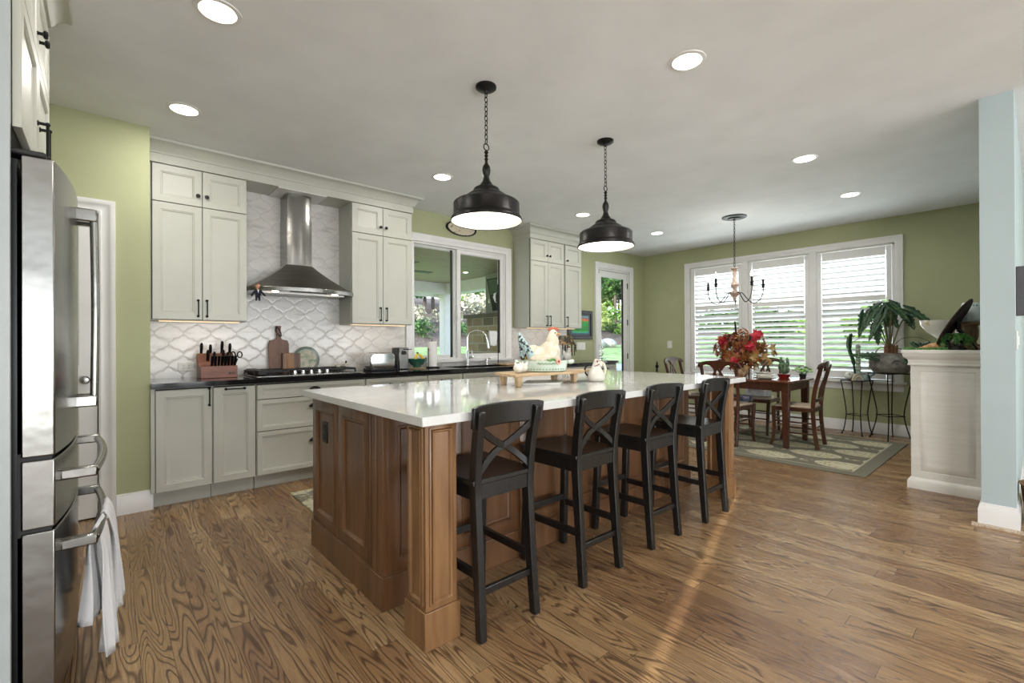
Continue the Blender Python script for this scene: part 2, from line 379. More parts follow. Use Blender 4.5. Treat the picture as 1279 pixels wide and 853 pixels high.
def glass_material():
    m, nt, P = nmat('window_glass'); nt.nodes.remove(P); out = nt.nodes['Material Output']
    tr = nt.nodes.new('ShaderNodeBsdfTransparent'); gl = nt.nodes.new('ShaderNodeBsdfGlossy'); gl.inputs['Roughness'].default_value = .01
    tr.inputs[0].default_value = (.975, .985, .98, 1)
    lw = nt.nodes.new('ShaderNodeLayerWeight'); lw.inputs[0].default_value = .5; mx = nt.nodes.new('ShaderNodeMixShader')
    link(nt, M2(nt, 'MULTIPLY_ADD', M2(nt, 'POWER', lw.outputs['Facing'], 5.0), .45, .02), mx.inputs[0]); link(nt, tr.outputs[0], mx.inputs[1]); link(nt, gl.outputs[0], mx.inputs[2]); link(nt, mx.outputs[0], out.inputs[0])
    return m
def glow(name, col, k):
    m, nt, P = nmat(name); P.inputs['Base Color'].default_value = C_(col); P.inputs['Emission Color'].default_value = C_(col); P.inputs['Emission Strength'].default_value = k
    return m
def brick_material(name, cols, mortar, w, h, rotx=True):
    m, nt, P = nmat(name); P.inputs['Roughness'].default_value = .9
    t = nt.nodes.new('ShaderNodeTexCoord'); s = nt.nodes.new('ShaderNodeSeparateXYZ'); link(nt, t.outputs['Object'], s.inputs[0])
    cb = nt.nodes.new('ShaderNodeCombineXYZ'); link(nt, M2(nt, 'ADD', s.outputs['X'], s.outputs['Y']), cb.inputs[0]); link(nt, s.outputs['Z'], cb.inputs[1])
    br = nt.nodes.new('ShaderNodeTexBrick'); link(nt, cb.outputs[0], br.inputs[0]); br.inputs['Scale'].default_value = 1
    br.inputs['Brick Width'].default_value = w; br.inputs['Row Height'].default_value = h; br.inputs['Mortar Size'].default_value = .012
    br.inputs['Color1'].default_value = (0, 0, 0, 1); br.inputs['Color2'].default_value = (1, 1, 1, 1)
    n = nt.nodes.new('ShaderNodeTexNoise'); n.inputs['Scale'].default_value = 14; link(nt, t.outputs['Object'], n.inputs['Vector'])
    c = ramp(nt, br.outputs['Color'], [(i/(len(cols)-1), c) for i, c in enumerate(cols)])
    c = mixc(nt, .35, c, ramp(nt, n.outputs['Fac'], [(.3, '#5d5042'), (.7, '#b0a48e')]), 'MULTIPLY')
    c = mixc(nt, br.outputs['Fac'], c, mortar); link(nt, c, P.inputs['Base Color'])
    bp = nt.nodes.new('ShaderNodeBump'); bp.inputs['Strength'].default_value = .7; bp.invert = True; bp.inputs['Distance'].default_value = .02
    link(nt, br.outputs['Fac'], bp.inputs['Height']); link(nt, bp.outputs[0], P.inputs['Normal'])
    return m

RUG = (.985, 1.52)
M = dict(
    floor=floor_material(), tile=tile_material(), rug=rug_material(), glass=glass_material(),
    ceiling=mat('ceiling_paint', '#e6e8ea', .8, scale=3, bump=.05, bscale=300),
    green=mat('sage_green_paint', '#a6a984', .7, scale=3, bump=.04, bscale=260),
    blue=mat('blue_grey_paint', '#aab8ba', .65, scale=3, bump=.04, bscale=260),
    trim=mat('white_trim_paint', '#dedddb', .35, scale=5),
    cab=mat('soft_grey_cabinet_paint', '#b6b6ab', .38, scale=4),
    gap=mat('cabinet_gap_shade', '#3a3a36', .8),
    black=mat('black_granite', '#0f1011', .07, col2='#26282a', scale=160, contrast=(.5, .75), coat=.3),
    quartz=mat('white_quartz', '#d0d1ce', .05, col2='#dadad8', scale=5, coat=.2),
    wood=mat('stained_maple', '#573a25', .33, col2='#7a5638', scale=4, stretch=(5, 5, .6), bump=.05, bscale=30, contrast=(.25, .75), coat=.15),
    woodlt=mat('stained_maple_post', '#704e32', .3, col2='#946f49', scale=4, stretch=(6, 6, .7), bump=.05, bscale=30, contrast=(.25, .75), coat=.15),
    stool=mat('black_painted_pine', '#131313', .3, col2='#1f1e1d', scale=20, stretch=(3, 3, .4), bump=.05, bscale=60, coat=.1),
    iron=mat('black_iron', '#17171a', .38, metal=.6, scale=30, bump=.05),
    bronze=mat('oiled_bronze', '#151313', .38, metal=.55, col2='#201d1c', scale=18, bump=.04),
    handle=mat('black_handle_metal', '#0c0c0d', .35, metal=.5),
    steel=mat('brushed_steel', '#85847f', .22, metal=1, col2='#93928e', scale=3, stretch=(1, 1, 1), bump=.35, bscale=5, aniso=.3),
    steelh=mat('brushed_steel_hood', '#8f8c87', .3, metal=1, col2='#9c9a95', scale=3, stretch=(1, 1, 40), bump=.02, bscale=30, aniso=.5),
    chrome=mat('polished_chrome', '#d8d8d8', .06, metal=1),
    darksteel=mat('black_appliance_side', '#1a1b1c', .3, metal=.3),
    cast=mat('cast_iron_grate', '#121212', .55, bump=.2, bscale=200),
    cherry=mat('dark_cherry_wood', '#381e13', .28, col2='#54301f', scale=5, stretch=(4, 4, .8), contrast=(.25, .75), coat=.25, bump=.04, bscale=25),
    tabletop=mat('cherry_table_top_wood', '#5a3320', .14, col2='#754630', scale=4, stretch=(4, .6, 4), contrast=(.25, .75), coat=.5),
    walnut=mat('walnut', '#5b3a28', .45, col2='#7b5540', scale=7, stretch=(3, 3, 1), contrast=(.3, .7)),
    block=mat('cherry_knife_block', '#6a3a25', .4, col2='#84503a', scale=7, stretch=(1, 1, 4), contrast=(.3, .7)),
    paleoak=mat('pale_oak', '#a58a67', .5, col2='#c3aa87', scale=6, stretch=(1, 4, 4), contrast=(.3, .7), bump=.1),
    rush=mat('woven_rush_seat', '#a58e74', .8, col2='#d7c9b5', scale=60, stretch=(1, 5, 1), bump=.4, bscale=90),
    white=mat('white_glazed_ceramic', '#d3d0c6', .14, scale=6, coat=.4),
    cream=mat('cream_glazed_ceramic', '#c9bfa6', .2, col2='#d8d1bf', scale=26, coat=.4, bump=.1, bscale=60),
    mint=mat('pale_mint_ceramic', '#bccdbf', .2, col2='#cfdbce', scale=14, coat=.4),
    red=mat('red_glaze', '#8f1f1c', .3), orange=mat('terracotta_glaze', '#b0603e', .3),
    teal=mat('dark_green_ceramic', '#24594a', .18, col2='#2f6b58', scale=10, coat=.4),
    banana=mat('banana_skin', '#d8b02c', .45, col2='#e6c64a', scale=20),
    concrete=mat('carved_grey_stone_pot', '#6a6862', .9, col2='#8d8a83', scale=14, bump=.9, bscale=26, spec=.2),
    leafd=mat('dark_glossy_leaf', '#14301a', .3, col2='#20472a', scale=12, coat=.2),
    leafv=mat('pale_leaf_vein', '#7f9c66', .5),
    leafm=mat('mid_green_leaf', '#3f7435', .5, col2='#5c9448', scale=12),
    cactus=mat('cactus_skin', '#4d6a4c', .6, col2='#7d9375', scale=30, bump=.3),
    stem=mat('plant_stem', '#4d5a32', .5, col2='#6d5a3a', scale=10),
    bark=mat('fibrous_bark', '#5d3a27', .8, col2='#8a6045', scale=40, stretch=(1, 1, .3), bump=.6),
    towel=mat('white_towel', '#dedede', .95, scale=8, bump=.5, bscale=500),
    paper=mat('white_paper_towel', '#e6e4e0', .95, bump=.2, bscale=300),
    lamp=glow('lamp_glow', '#fff4e2', 9.0), pend=glow('pendant_glow', '#fff3e0', 5.0), candle=glow('candle_bulb_glow', '#fff0d8', 14.0),
    uclight=glow('under_cabinet_strip_glow', '#ffdcae', 1.1),
    plastic=mat('ivory_plastic', '#dcdad2', .35), dark=mat('dark_slot', '#222222', .6),
    antique=mat('weathered_pink_wood', '#a98d7d', .7, col2='#cbb8aa', scale=22, bump=.2),
    paintw=mat('thick_white_brushed_paint', '#e2e1da', .32, col2='#e8e7e1', scale=4, stretch=(1, 1, 8), bump=.08, bscale=14),
)
for k, a, b in (('autumn_brown', '#7a4322', '#a8672f'), ('autumn_red', '#a3192a', '#cf3145'), ('autumn_tan', '#9d7f4a', '#c7aa6d'), ('autumn_wine', '#4e1a1c', '#7c2b28')):
    M[k] = mat(k + '_leaf', a, .6, col2=b, scale=14)

# ------------------------------------------------------------------ room shell
HC = 2.78
def wall(name, m, axis, a0, a1, t0, t1, openings=(), z1=HC):
    """axis 'x': wall runs along x from a0 to a1, thickness t0..t1 in y; openings (lo, hi, zlo, zhi)"""
    b = B(); cuts = sorted(openings); e = a0
    def bx(lo, hi, zl, zh):
        if hi-lo < 1e-4 or zh-zl < 1e-4: return
        b.box(lo, hi, t0, t1, zl, zh) if axis == 'x' else b.box(t0, t1, lo, hi, zl, zh)
    for lo, hi, zl, zh in cuts:
        bx(e, lo, 0, z1); bx(lo, hi, 0, zl); bx(lo, hi, zh, z1); e = hi
    bx(e, a1, 0, z1); return struct(b, name, m)
struct(B().box(-4.1, 7.67, -5.1, 5.0, -.06, 0), 'floor', M['floor'])
struct(B().box(-4.1, 7.67, -5.1, 5.0, HC, HC+.06), 'ceiling', M['ceiling'])
wall('wall_back', M['green'], 'x', -.95, 7.67, 4.85, 5.0, [(2.70, 4.14, .99, 2.41), (6.16, 7.06, 0, 2.45)])
wall('wall_far', M['green'], 'y', -5.1, 4.85, 7.52, 7.67, [(1.21, 3.94, .68, 2.45)])
wall('wall_pantry', M['green'], 'x', -.95, .245, 4.27, 4.39, [(-.745, -.035, 0, 2.105)])
wall('wall_pantry_return', M['green'], 'y', 4.39, 4.85, .125, .245)
wall('wall_pantry_inner', M['green'], 'x', -.95, .125, 4.80, 4.85)
wall('wall_left', M['green'], 'y', 1.2, 4.85, -1.07, -.95)
wall('wall_left_front', M['blue'], 'x', -4.1, -.95, 1.2, 1.32)
wall('wall_side', M['blue'], 'y', -5.1, 1.2, -4.22, -4.1, [(-4.2, -2.2, .5, 2.5), (-1.2, .2, .8, 2.78)])  # second opening cut to let the sun reach the slit
wall('sun_slit_mask', M['blue'], 'y', -1.9, 1.2, -3.02, -3.0, [(-.408, -.352, 1.25, 2.6)])  # unseen mask added so its slit shapes the sun streak on the floor
wall('wall_rear', M['blue'], 'x', -4.22, 7.67, -5.22, -5.1, [(-2.0, 1.0, .3, 2.55), (1.3, 4.2, .3, 2.55), (4.5, 6.8, .3, 2.55)])
wall('wall_right', M['blue'], 'x', 4.30, 7.52, .10, .256)

# baseboards
BASE = [(0, 0), (.016, 0), (.016, .105), (.013, .112), (.013, .120), (.008, .128), (.008, .140), (0, .145)]
def baseboard(name, path): return struct(B().sweep([(x, y, 0) for x, y in path], BASE, (0, 0, 1)), name, M['trim'])
baseboard('baseboard_far', [(7.52, 4.85), (7.52, .256)])
baseboard('baseboard_back', [(7.15, 4.85), (7.52, 4.85)])
baseboard('baseboard_pantry', [(.056, 4.27), (.245, 4.27), (.245, 4.30)])
bb = B().sweep([(4.96, .256, 0), (4.30, .256, 0), (4.30, .10, 0), (7.5, .10, 0)], BASE, (0, 0, 1))
struct(bb, 'baseboard_right', M['trim'])
struct(B().box(4.245, 4.284, .06, .30, 0, .012), 'trim_1', M['rush'])

# window and door casings
CAS = [(0, 0), (0, .012), (-.012, .016), (-.02, .012), (-.055, .018), (-.066, .028), (-.088, .03), (-.09, .0)]
def casing(b, pts, n, closed=False, k=1): return b.sweep(pts, [(a*k, h) for a, h in CAS], n, closed)

# --- window above the sink
win = thing('window_1', None, None, (3.42, 4.85, .99)); win['kind'] = 'structure'
b = casing(B(), [(2.70, 4.85, .99), (2.70, 4.85, 2.41), (4.14, 4.85, 2.41), (4.14, 4.85, .99)], (0, -1, 0))
b.box(2.60, 4.235, 4.80, 4.85, .965, .992); part(b, 'window_casing', M['trim'], win)
b = B()
for x0, x1, z0, z1 in ((2.70, 2.735, .99, 2.41), (4.115, 4.14, .99, 2.41), (2.735, 4.115, .99, 1.01), (2.735, 4.115, 2.385, 2.41)): b.box(x0, x1, 4.855, 4.99, z0, z1)
part(b, 'window_frame', M['trim'], win, bev=.002)
def sash(name, x0, x1, z0, z1, y, s, label):
    b = B().panel((x0, y+.035, z0), (1, 0, 0), (0, 0, 1), (0, -1, 0), x1-x0, z1-z0, [(0, 0), (0, .033), (.003, .035), (s-.012, .035), (s, .022), (s, 0)], cap=False)
    f = part(b, 'sash', M['trim'], win)
    part(B().box(x0+s-.005, x1-s+.005, y+.014, y+.02, z0+s-.005, z1-s+.005), 'pane', M['glass'], f)
    return f
sash('sash', 2.70, 3.375, 1.005, 2.40, 4.905, .045, '')
f = sash('sash', 3.35, 4.12, .998, 2.395, 4.865, .062, '')
part(B().box(3.335, 3.35, 4.85, 4.86, 1.45, 1.62).box(3.333, 3.352, 4.835, 4.85, 1.50, 1.54), 'sash_lock', M['trim'], f, bev=.003)
part(B().box(3.27, 3.30, 4.895, 4.905, 1.02, 2.37), 'screen_edge', M['dark'], win)
part(B().box(4.035, 4.058, 4.87, 4.88, 1.06, 2.33), 'screen_edge', M['dark'], win)

# --- glazed door to the garden
dr = thing('door_2', None, None, (6.61, 4.85, 0)); dr['kind'] = 'structure'
b = casing(B(), [(6.16, 4.85, 0), (6.16, 4.85, 2.45), (7.06, 4.85, 2.45), (7.06, 4.85, 0)], (0, -1, 0)); part(b, 'door_casing', M['trim'], dr)
b = B().box(6.16, 6.19, 4.86, 5, 0, 2.45).box(7.03, 7.06, 4.86, 5, 0, 2.45).box(6.19, 7.03, 4.86, 5, 2.42, 2.45); part(b, 'door_frame', M['trim'], dr)
b = B().box(6.195, 6.29, 4.875, 4.92, .02, 2.415).box(6.92, 7.025, 4.875, 4.92, .02, 2.415).box(6.29, 6.92, 4.875, 4.92, 2.31, 2.415).box(6.29, 6.92, 4.875, 4.92, .02, .3)
leaf = part(b, 'door_leaf', M['trim'], dr, bev=.004)
part(B().box(6.28, 6.93, 4.895, 4.90, .29, 2.32), 'pane', M['glass'], leaf)
part(B().box(6.885, 6.92, 4.88, 4.895, .3, 2.31), 'screen_edge', M['dark'], leaf)
b = B().box(6.222, 6.262, 4.86, 4.875, .88, 1.16); b.tube(smooth_path([(6.242, 4.86, 1.12), (6.242, 4.815, 1.11), (6.242, 4.815, .99), (6.242, 4.86, .98)]), .009)
b.tube([(6.242, 4.86, .93), (6.242, 4.82, .93), (6.33, 4.82, .93)], .010); part(b, 'door_handle', M['chrome'], leaf)
for z in (.35, .95, 1.55, 2.2): part(B().cyl((7.03, 4.868, z-.05), (7.03, 4.868, z+.05), .009).box(7.03, 7.055, 4.862, 4.87, z-.05, z+.05), 'hinge', M['bronze'], dr)
part(B().box(6.20, 6.235, 4.845, 4.875, 2.36, 2.40), 'contact_sensor', M['plastic'], dr, bev=.004)

# --- pantry door
dr = thing('door_1', None, None, (-.39, 4.27, 0)); dr['kind'] = 'structure'
part(casing(B(), [(-.745, 4.27, 0), (-.745, 4.27, 2.105), (-.035, 4.27, 2.105), (-.035, 4.27, 0)], (0, -1, 0)), 'door_casing', M['trim'], dr)
PANEL = [(0, 0), (0, .032), (.002, .035), (.095, .035), (.105, .024), (.112, .024), (.14, .032)]
b = B().box(-.74, -.04, 4.30, 4.335, .01, 2.1)
b.panel((-.74, 4.33, .01), (1, 0, 0), (0, 0, 1), (0, -1, 0), .70, .95, PANEL).panel((-.74, 4.33, .96), (1, 0, 0), (0, 0, 1), (0, -1, 0), .70, 1.14, PANEL)
lf = part(b, 'door_leaf', M['trim'], dr)
part(B().lathe([(.02, 0), (.022, .004), (.01, .008), (.01, .03), (.024, .04), (.028, .052), (.02, .064), (0, .066)], (-.105, 4.294, .96), 20, (0, -1, 0)), 'door_knob', M['steel'], lf)

# --- triple shuttered window
win = thing('window_2', None, None, (7.52, 2.575, .6)); win['kind'] = 'structure'
part(casing(B(), [(7.52, 3.94, .66), (7.52, 3.94, 2.45), (7.52, 1.21, 2.45), (7.52, 1.21, .66)], (-1, 0, 0)), 'window_casing', M['trim'], win)
b = B().box(7.44, 7.53, 1.09, 4.06, .655, .68).sweep([(7.52, 4.03, .60), (7.52, 1.12, .60)], [(0, -.045), (.012, -.045), (.016, -.03), (.012, -.02), (.012, .04), (.03, .055), (0, .055)], (0, 0, 1))
part(b, 'window_sill', M['trim'], win, bev=.003)
b = B()
for y in (2.11, 3.035): b.box(7.505, 7.66, y-.045, y+.045, .68, 2.45)
b.box(7.53, 7.66, 1.21, 1.235, .68, 2.45).box(7.53, 7.66, 3.915, 3.94, .68, 2.45).box(7.53, 7.66, 1.21, 3.94, .68, .70).box(7.53, 7.66, 1.21, 3.94, 2.43, 2.45)
part(b, 'window_frame', M['trim'], win, bev=.003)
BAYS = [(1.235, 2.065, 'beside the tall potted plant'), (2.155, 2.99, 'in the middle of the triple window'), (3.08, 3.915, 'nearest the glazed garden door')]
for y0, y1, _ in BAYS:
    b = B()
    for z0, z1 in ((.70, 1.57), (1.55, 2.43)):
        b.panel((7.64, y1, z0), (0, -1, 0), (0, 0, 1), (-1, 0, 0), y1-y0, z1-z0, [(0, 0), (0, .03), (.04, .03), (.045, .02), (.045, 0)], cap=False)
    f = part(b, 'sash', M['trim'], win); part(B().box(7.624, 7.628, y0+.03, y1-.03, .73, 2.40), 'pane', M['glass'], f)
LV = None
for i, (y0, y1, where) in enumerate(BAYS):
    t = thing('window_shutter', 'white louvered shutter panel ' + where, 'shutter', (7.53, (y0+y1)/2, .70), 0, 'louvered shutters of the triple window')
    b = B().box(7.515, 7.545, y0+.006, y0+.056, .706, 2.424).box(7.515, 7.545, y1-.056, y1-.006, .706, 2.424)
    b.box(7.515, 7.545, y0+.066, y1-.066, .706, .80).box(7.515, 7.545, y0+.066, y1-.066, 2.31, 2.424).box(7.515, 7.545, y0+.066, y1-.066, 1.73, 1.80)
    part(b, 'shutter_frame', M['trim'], t, bev=.003)
    b = B()
    for za, zb in ((.80, 1.73), (1.80, 2.31)):
        n = round((zb-za)/.075); st = (zb-za)/n
        for k in range(n):
            z = za+st*(k+.5); tl = rad(36) if za < 1 else rad(24); ch = .043
            pr = [(-ch*1, 0), (-ch*.5, .0045), (0, .0055), (ch*.5, .0045), (ch*1, 0), (ch*.5, -.0045), (0, -.0055), (-ch*.5, -.0045)]
            # outer edge lower than the inner one
            b.prism([(a*cos(tl)+h*sin(tl), -a*sin(tl)+h*cos(tl)) for a, h in pr], (7.53, y0+.068, z), (1, 0, 0), (0, 0, 1), (0, y1-y0-.136, 0))
    part(b, 'louvers', M['trim'], t)
    for z in (.95, 1.55, 2.2): part(B().box(7.508, 7.516, y1-.03, y1-.012, z-.035, z+.035), 'hinge_plate', M['trim'], t)

# ------------------------------------------------------------------ cabinets
DOOR = [(0, 0), (0, .017), (.002, .02), (.052, .02), (.056, .016), (.062, .0165), (.066, .010), (.080, .0075), (.086, .007)]
DRAW = [(0, 0), (0, .017), (.002, .02), (.034, .02), (.037, .016), (.042, .0165), (.045, .010), (.056, .0075), (.06, .007)]
def knob(p, c, n, m=None):
    b = B().lathe([(.008, 0), (.006, .004), (.006, .014), (.014, .018), (.016, .024), (.012, .030), (.004, .032)], c, 16, n); return part(b, 'knob', m or M['handle'], p)
def pull(p, c, n, ax, L=.128, r=.005):
    c, n, ax = Vector(c), Vector(n), Vector(ax); b = B()
    for s in (-1, 1):
        e = c+ax*s*L/2; b.lathe([(.010, 0), (.010, .003), (.006, .006), (.006, .028)], e, 12, n); b.ell(e+n*.028, .0085, 10, 6)
    b.cyl(c-ax*L/2+n*.028, c+ax*L/2+n*.028, r, n=10); return part(b, 'pull_handle', m := M['handle'], p)
def cabinet(label, x0, x1, z0, z1, yf, yb, fronts, group, toe=False, name='wall_cabinet', stiles=()):
    """fronts: (kind, x0, x1, z0, z1, handle kind, handle x, handle z)"""
    t = thing(name, label, 'cabinet', ((x0+x1)/2, (yf+yb)/2, z0 if not toe else 0), 0, group)
    b = B().box(x0, x1, yf+.022, yb, z0, z1)
    if toe: b.box(x0, x1, yf+.09, yb, 0, z0)
    part(b, 'cabinet_body', M['cab'], t)
    part(B().box(x0+.004, x1-.004, yf+.0205, yf+.0225, z0+.004, z1-.004), 'gap_shade', M['gap'], t)  # dark sheet painting in the shade between the fronts
    for k, a0, a1, c0, c1, hk, hx, hz in fronts:
        g = .0018
        bb = B().panel((a0+g, yf+.02, c0+g), (1, 0, 0), (0, 0, 1), (0, -1, 0), a1-a0-2*g, c1-c0-2*g, DOOR if k == 'door' else DRAW)
        d = part(bb, 'cabinet_door' if k == 'door' else 'drawer', M['cab'], t)
        if hk == 'knob': knob(d, (hx, yf, hz), (0, -1, 0))
        if hk == 'v': pull(d, (hx, yf, hz), (0, -1, 0), (0, 0, 1))
        if hk == 'h': pull(d, (hx, yf, hz), (0, -1, 0), (1, 0, 0))
        if hk == 'cup':
            prof = [(.001, .0), (.030, .004), (.044, .014), (.048, .026)]
            vs = []; fs = []; N = 12
            for j, (r, h) in enumerate([(.05, 0), (.049, .012), (.040, .022), (.022, .028), (.001, .030)]):
                for q in range(N+1):
                    a = pi*q/N; vs.append((hx+r*cos(a), yf-h, hz-.012+r*.62*sin(a)))
            for j in range(4):
                for q in range(N): fs.append((j*(N+1)+q, j*(N+1)+q+1, (j+1)*(N+1)+q+1, (j+1)*(N+1)+q))
            part(B().add(vs, fs), 'cup_pull', M['handle'], d, solid=.003)
    return t
UY, LY, BK = 4.51, 4.22, 4.838
G = 'grey upper cabinets along the back wall'
cabinet('pale grey upper cabinet between the green pantry corner and the range hood', .262, .922, 1.39, 2.612, UY, BK,
        [('door', .27, .597, 2.316, 2.61, 'knob', .567, 2.40), ('door', .597, .92, 2.316, 2.61, 'knob', .627, 2.40), ('door', .27, .597, 1.394, 2.314, 'v', .567, 1.49), ('door', .597, .92, 1.394, 2.314, 'v', .627, 1.49)], G)
cabinet('pale grey upper cabinet between the range hood and the sink window', 1.842, 2.518, 1.395, 2.612, UY, BK,
        [('door', 1.845, 2.176, 2.316, 2.61, 'knob', 2.146, 2.40), ('door', 2.176, 2.515, 2.316, 2.61, 'knob', 2.206, 2.40), ('door', 1.845, 2.176, 1.399, 2.314, 'v', 2.142, 1.50), ('door', 2.176, 2.515, 1.399, 2.314, 'v', 2.210, 1.50)], G)
cabinet('three-door pale grey upper cabinet between the sink window and the framed picture', 4.285, 5.35, 1.405, 2.612, UY, BK,
        [('door', 4.30, 4.632, 2.316, 2.61, 'knob', 4.602, 2.40), ('door', 4.632, 4.965, 2.316, 2.61, 'knob', 4.662, 2.40), ('door', 4.99, 5.345, 2.316, 2.61, 'knob', 5.02, 2.38),
         ('door', 4.30, 4.632, 1.409, 2.314, 'v', 4.60, 1.50), ('door', 4.632, 4.965, 1.409, 2.314, 'v', 4.664, 1.50), ('door', 4.99, 5.345, 1.409, 2.314, 'v', 5.018, 1.50)], G)
GB = 'grey base cabinets along the back wall'; T0, T1 = .118, .875
struct(B().box(.245, .266, LY+.01, 4.84, T0, T1), 'trim_2', M['cab'])
cabinet('grey base cabinet with one door and an upright black pull, below the knife block', .266, .622, T0, T1, LY, BK, [('door', .27, .62, T0, T1-.012, 'v', .600, .795)], GB, True, 'base_cabinet')
cabinet('narrow grey pull-out base cabinet with a level black bar near its top', .625, .922, T0, T1, LY, BK, [('door', .627, .92, T0, T1-.012, 'h', .775, .845)], GB, True, 'base_cabinet')
cabinet('wide grey bank of three drawers under the gas cooktop', .928, 1.852, T0, T1, LY, BK,
        [('drawer', .93, 1.85, .742, T1-.012, 'cup', 1.39, .805), ('drawer', .93, 1.85, .478, .740, 'cup', 1.39, .66), ('drawer', .93, 1.85, T0, .476, 'cup', 1.39, .36)], GB, True, 'base_cabinet')
cabinet('grey base cabinet with a wide drawer below the chrome toaster', 1.858, 2.53, T0, T1, LY, BK,
        [('drawer', 1.86, 2.528, .70, T1-.012, 'h', 2.17, .80), ('door', 1.86, 2.195, T0, .698, 'v', 2.165, .6), ('door', 2.195, 2.528, T0, .698, 'v', 2.225, .6)], GB, True, 'base_cabinet')
cabinet('grey base cabinet with one drawer below the paper towel holder', 2.535, 2.975, T0, T1, LY, BK,
        [('drawer', 2.537, 2.973, .70, T1-.012, 'h', 2.76, .80), ('door', 2.537, 2.973, T0, .698, 'v', 2.94, .6)], GB, True, 'base_cabinet')
cabinet('grey sink base cabinet under the chrome faucet', 2.98, 3.90, T0, T1, LY, BK,
        [('drawer', 2.982, 3.898, .70, T1-.012, 'h', 3.44, .80), ('door', 2.982, 3.44, T0, .698, 'v', 3.41, .6), ('door', 3.44, 3.898, T0, .698, 'v', 3.47, .6)], GB, True, 'base_cabinet')
cabinet('grey base cabinet behind the hen casserole, between the sink and the corner', 3.905, 5.36, T0, T1, LY, BK,
        [('drawer', 3.91, 4.63, .70, T1-.012, 'h', 4.27, .80), ('drawer', 4.63, 5.355, .70, T1-.012, 'h', 4.99, .80), ('door', 3.91, 4.63, T0, .698, 'v', 4.6, .6), ('door', 4.63, 5.355, T0, .698, 'v', 4.66, .6)], GB, True, 'base_cabinet')
cabinet('grey base cabinet at the end of the run, under the light switch', 5.365, 5.98, T0, T1, LY+.12, BK,
        [('drawer', 5.37, 5.975, .70, T1-.012, 'h', 5.67, .80), ('door', 5.37, 5.975, T0, .698, 'v', 5.4, .6)], GB, True, 'base_cabinet')

# frieze, soffit over the hood and crown mouldings
CR = [(0, 0), (.012, .0), (.014, .012), (.022, .02), (.034, .048), (.062, .072), (.078, .078), (.082, .09), (.082, .098), (0, .098)]
b = B().box(.246, 2.522, 4.497, 4.85, 2.612, 2.779); b.sweep([(.246, 4.497, 2.681), (2.522, 4.497, 2.681), (2.522, 4.85, 2.681)], CR, (0, 0, 1)); struct(b, 'trim_3', M['cab'])
b = B().box(4.281, 5.354, 4.497, 4.85, 2.612, 2.779); b.sweep([(4.281, 4.85, 2.681), (4.281, 4.497, 2.681), (5.354, 4.497, 2.681), (5.354, 4.85, 2.681)], CR, (0, 0, 1)); struct(b, 'trim_4', M['cab'])
# lantern tile splashback
b = B()
for x0, x1, z0, z1 in ((.246, .922, .915, 1.39), (.922, 1.842, .915, 2.612), (1.842, 2.60, .915, 1.395), (2.60, 4.235, .915, .965), (4.235, 5.37, .915, 1.405)): b.box(x0, x1, 4.84, 4.852, z0, z1)
struct(b, 'trim_5', M['tile'])
# under-cabinet strips
for i, (x0, x1, z, lb) in enumerate(((.32, .88, 1.388, 'beside the pantry corner'), (1.88, 2.48, 1.393, 'between hood and window'), (4.33, 5.3, 1.403, 'by the framed picture'))):
    o = solo(B().box(x0, x1, 4.60, 4.63, z-.006, z-.001), 'light_strip', M['uclight'], 'warm light strip under the upper cabinet ' + lb, 'light', group='under-cabinet light strips')
    add_light('under_cabinet_lamp', 'AREA', ((x0+x1)/2, 4.62, z-.02), 0.42*(x1-x0)/.6, (1, .84, .70), x1-x0, .03, (0, .35, -1))

# counter tops
b = B().box(.246, 1.0, 4.195, 4.84, .877, .915).box(1.0, 3.02, 4.195, 4.84, .877, .915).box(3.02, 3.80, 4.195, 4.30, .877, .915).box(3.02, 3.80, 4.70, 4.84, .877, .915).box(3.80, 5.365, 4.195, 4.84, .877, .915).box(5.365, 6.0, 4.32, 4.84, .877, .915)
tag(part(b, 'countertop', M['black']), 'polished black granite worktop along the back wall', 'worktop')
t = thing('kitchen_sink', 'undermount sink sunk into the black worktop under the window', 'sink', (3.41, 4.5, .70))
part(B().panel((3.02, 4.30, .70), (1, 0, 0), (0, 1, 0), (0, 0, 1), .78, .40, [(-.001, 0), (-.001, .176), (.012, .176), (.016, .012), (.02, .008)]), 'basin', M['darksteel'], t)

# ------------------------------------------------------------------ range hood
def outline(x0, x1, yb, ys, yf, n=14):
    """back-left, front-left, bowed front, front-right, back-right"""
    pts = [(x0, yb), (x0, ys)]; xc = (x0+x1)/2; hw = (x1-x0)/2
    for i in range(1, n): a = -1+2*i/n; pts.append((xc+hw*a, yf+(ys-yf)*a*a))
    return pts+[(x1, ys), (x1, yb)]
def loft(b, rings):
    n = len(rings[0]); vs = [v for r in rings for v in r]; fs = [tuple(range(n))[::-1], tuple(range((len(rings)-1)*n, len(rings)*n))]
    for i in range(len(rings)-1):
        for k in range(n): fs.append((i*n+k, i*n+(k+1) % n, (i+1)*n+(k+1) % n, (i+1)*n+k))
    return b.add(vs, fs)
t = thing('range_hood', 'stainless steel chimney range hood above the gas cooktop', 'range hood', (1.38, 4.6, 1.655))
lo = outline(.93, 1.835, 4.838, 4.47, 4.31); hi = outline(1.262, 1.498, 4.838, 4.60, 4.575)
rings = []
for i in range(9):
    q = i/8; s = 1-(1-q)**1.12; z = 1.695+(1.935-1.695)*(q**1.05)
    rings.append([(a[0]+(c[0]-a[0])*s, a[1]+(c[1]-a[1])*s, z) for a, c in zip(lo, hi)])
part(loft(B(), rings), 'canopy', M['steelh'], t, sharp=25)
o1 = outline(.925, 1.84, 4.838, 4.465, 4.30); rim = loft(B(), [[(x, y, 1.660) for x, y in o1], [(x, y, 1.698) for x, y in o1]])
rm = part(rim, 'rim', M['steel'], t, bev=.003)
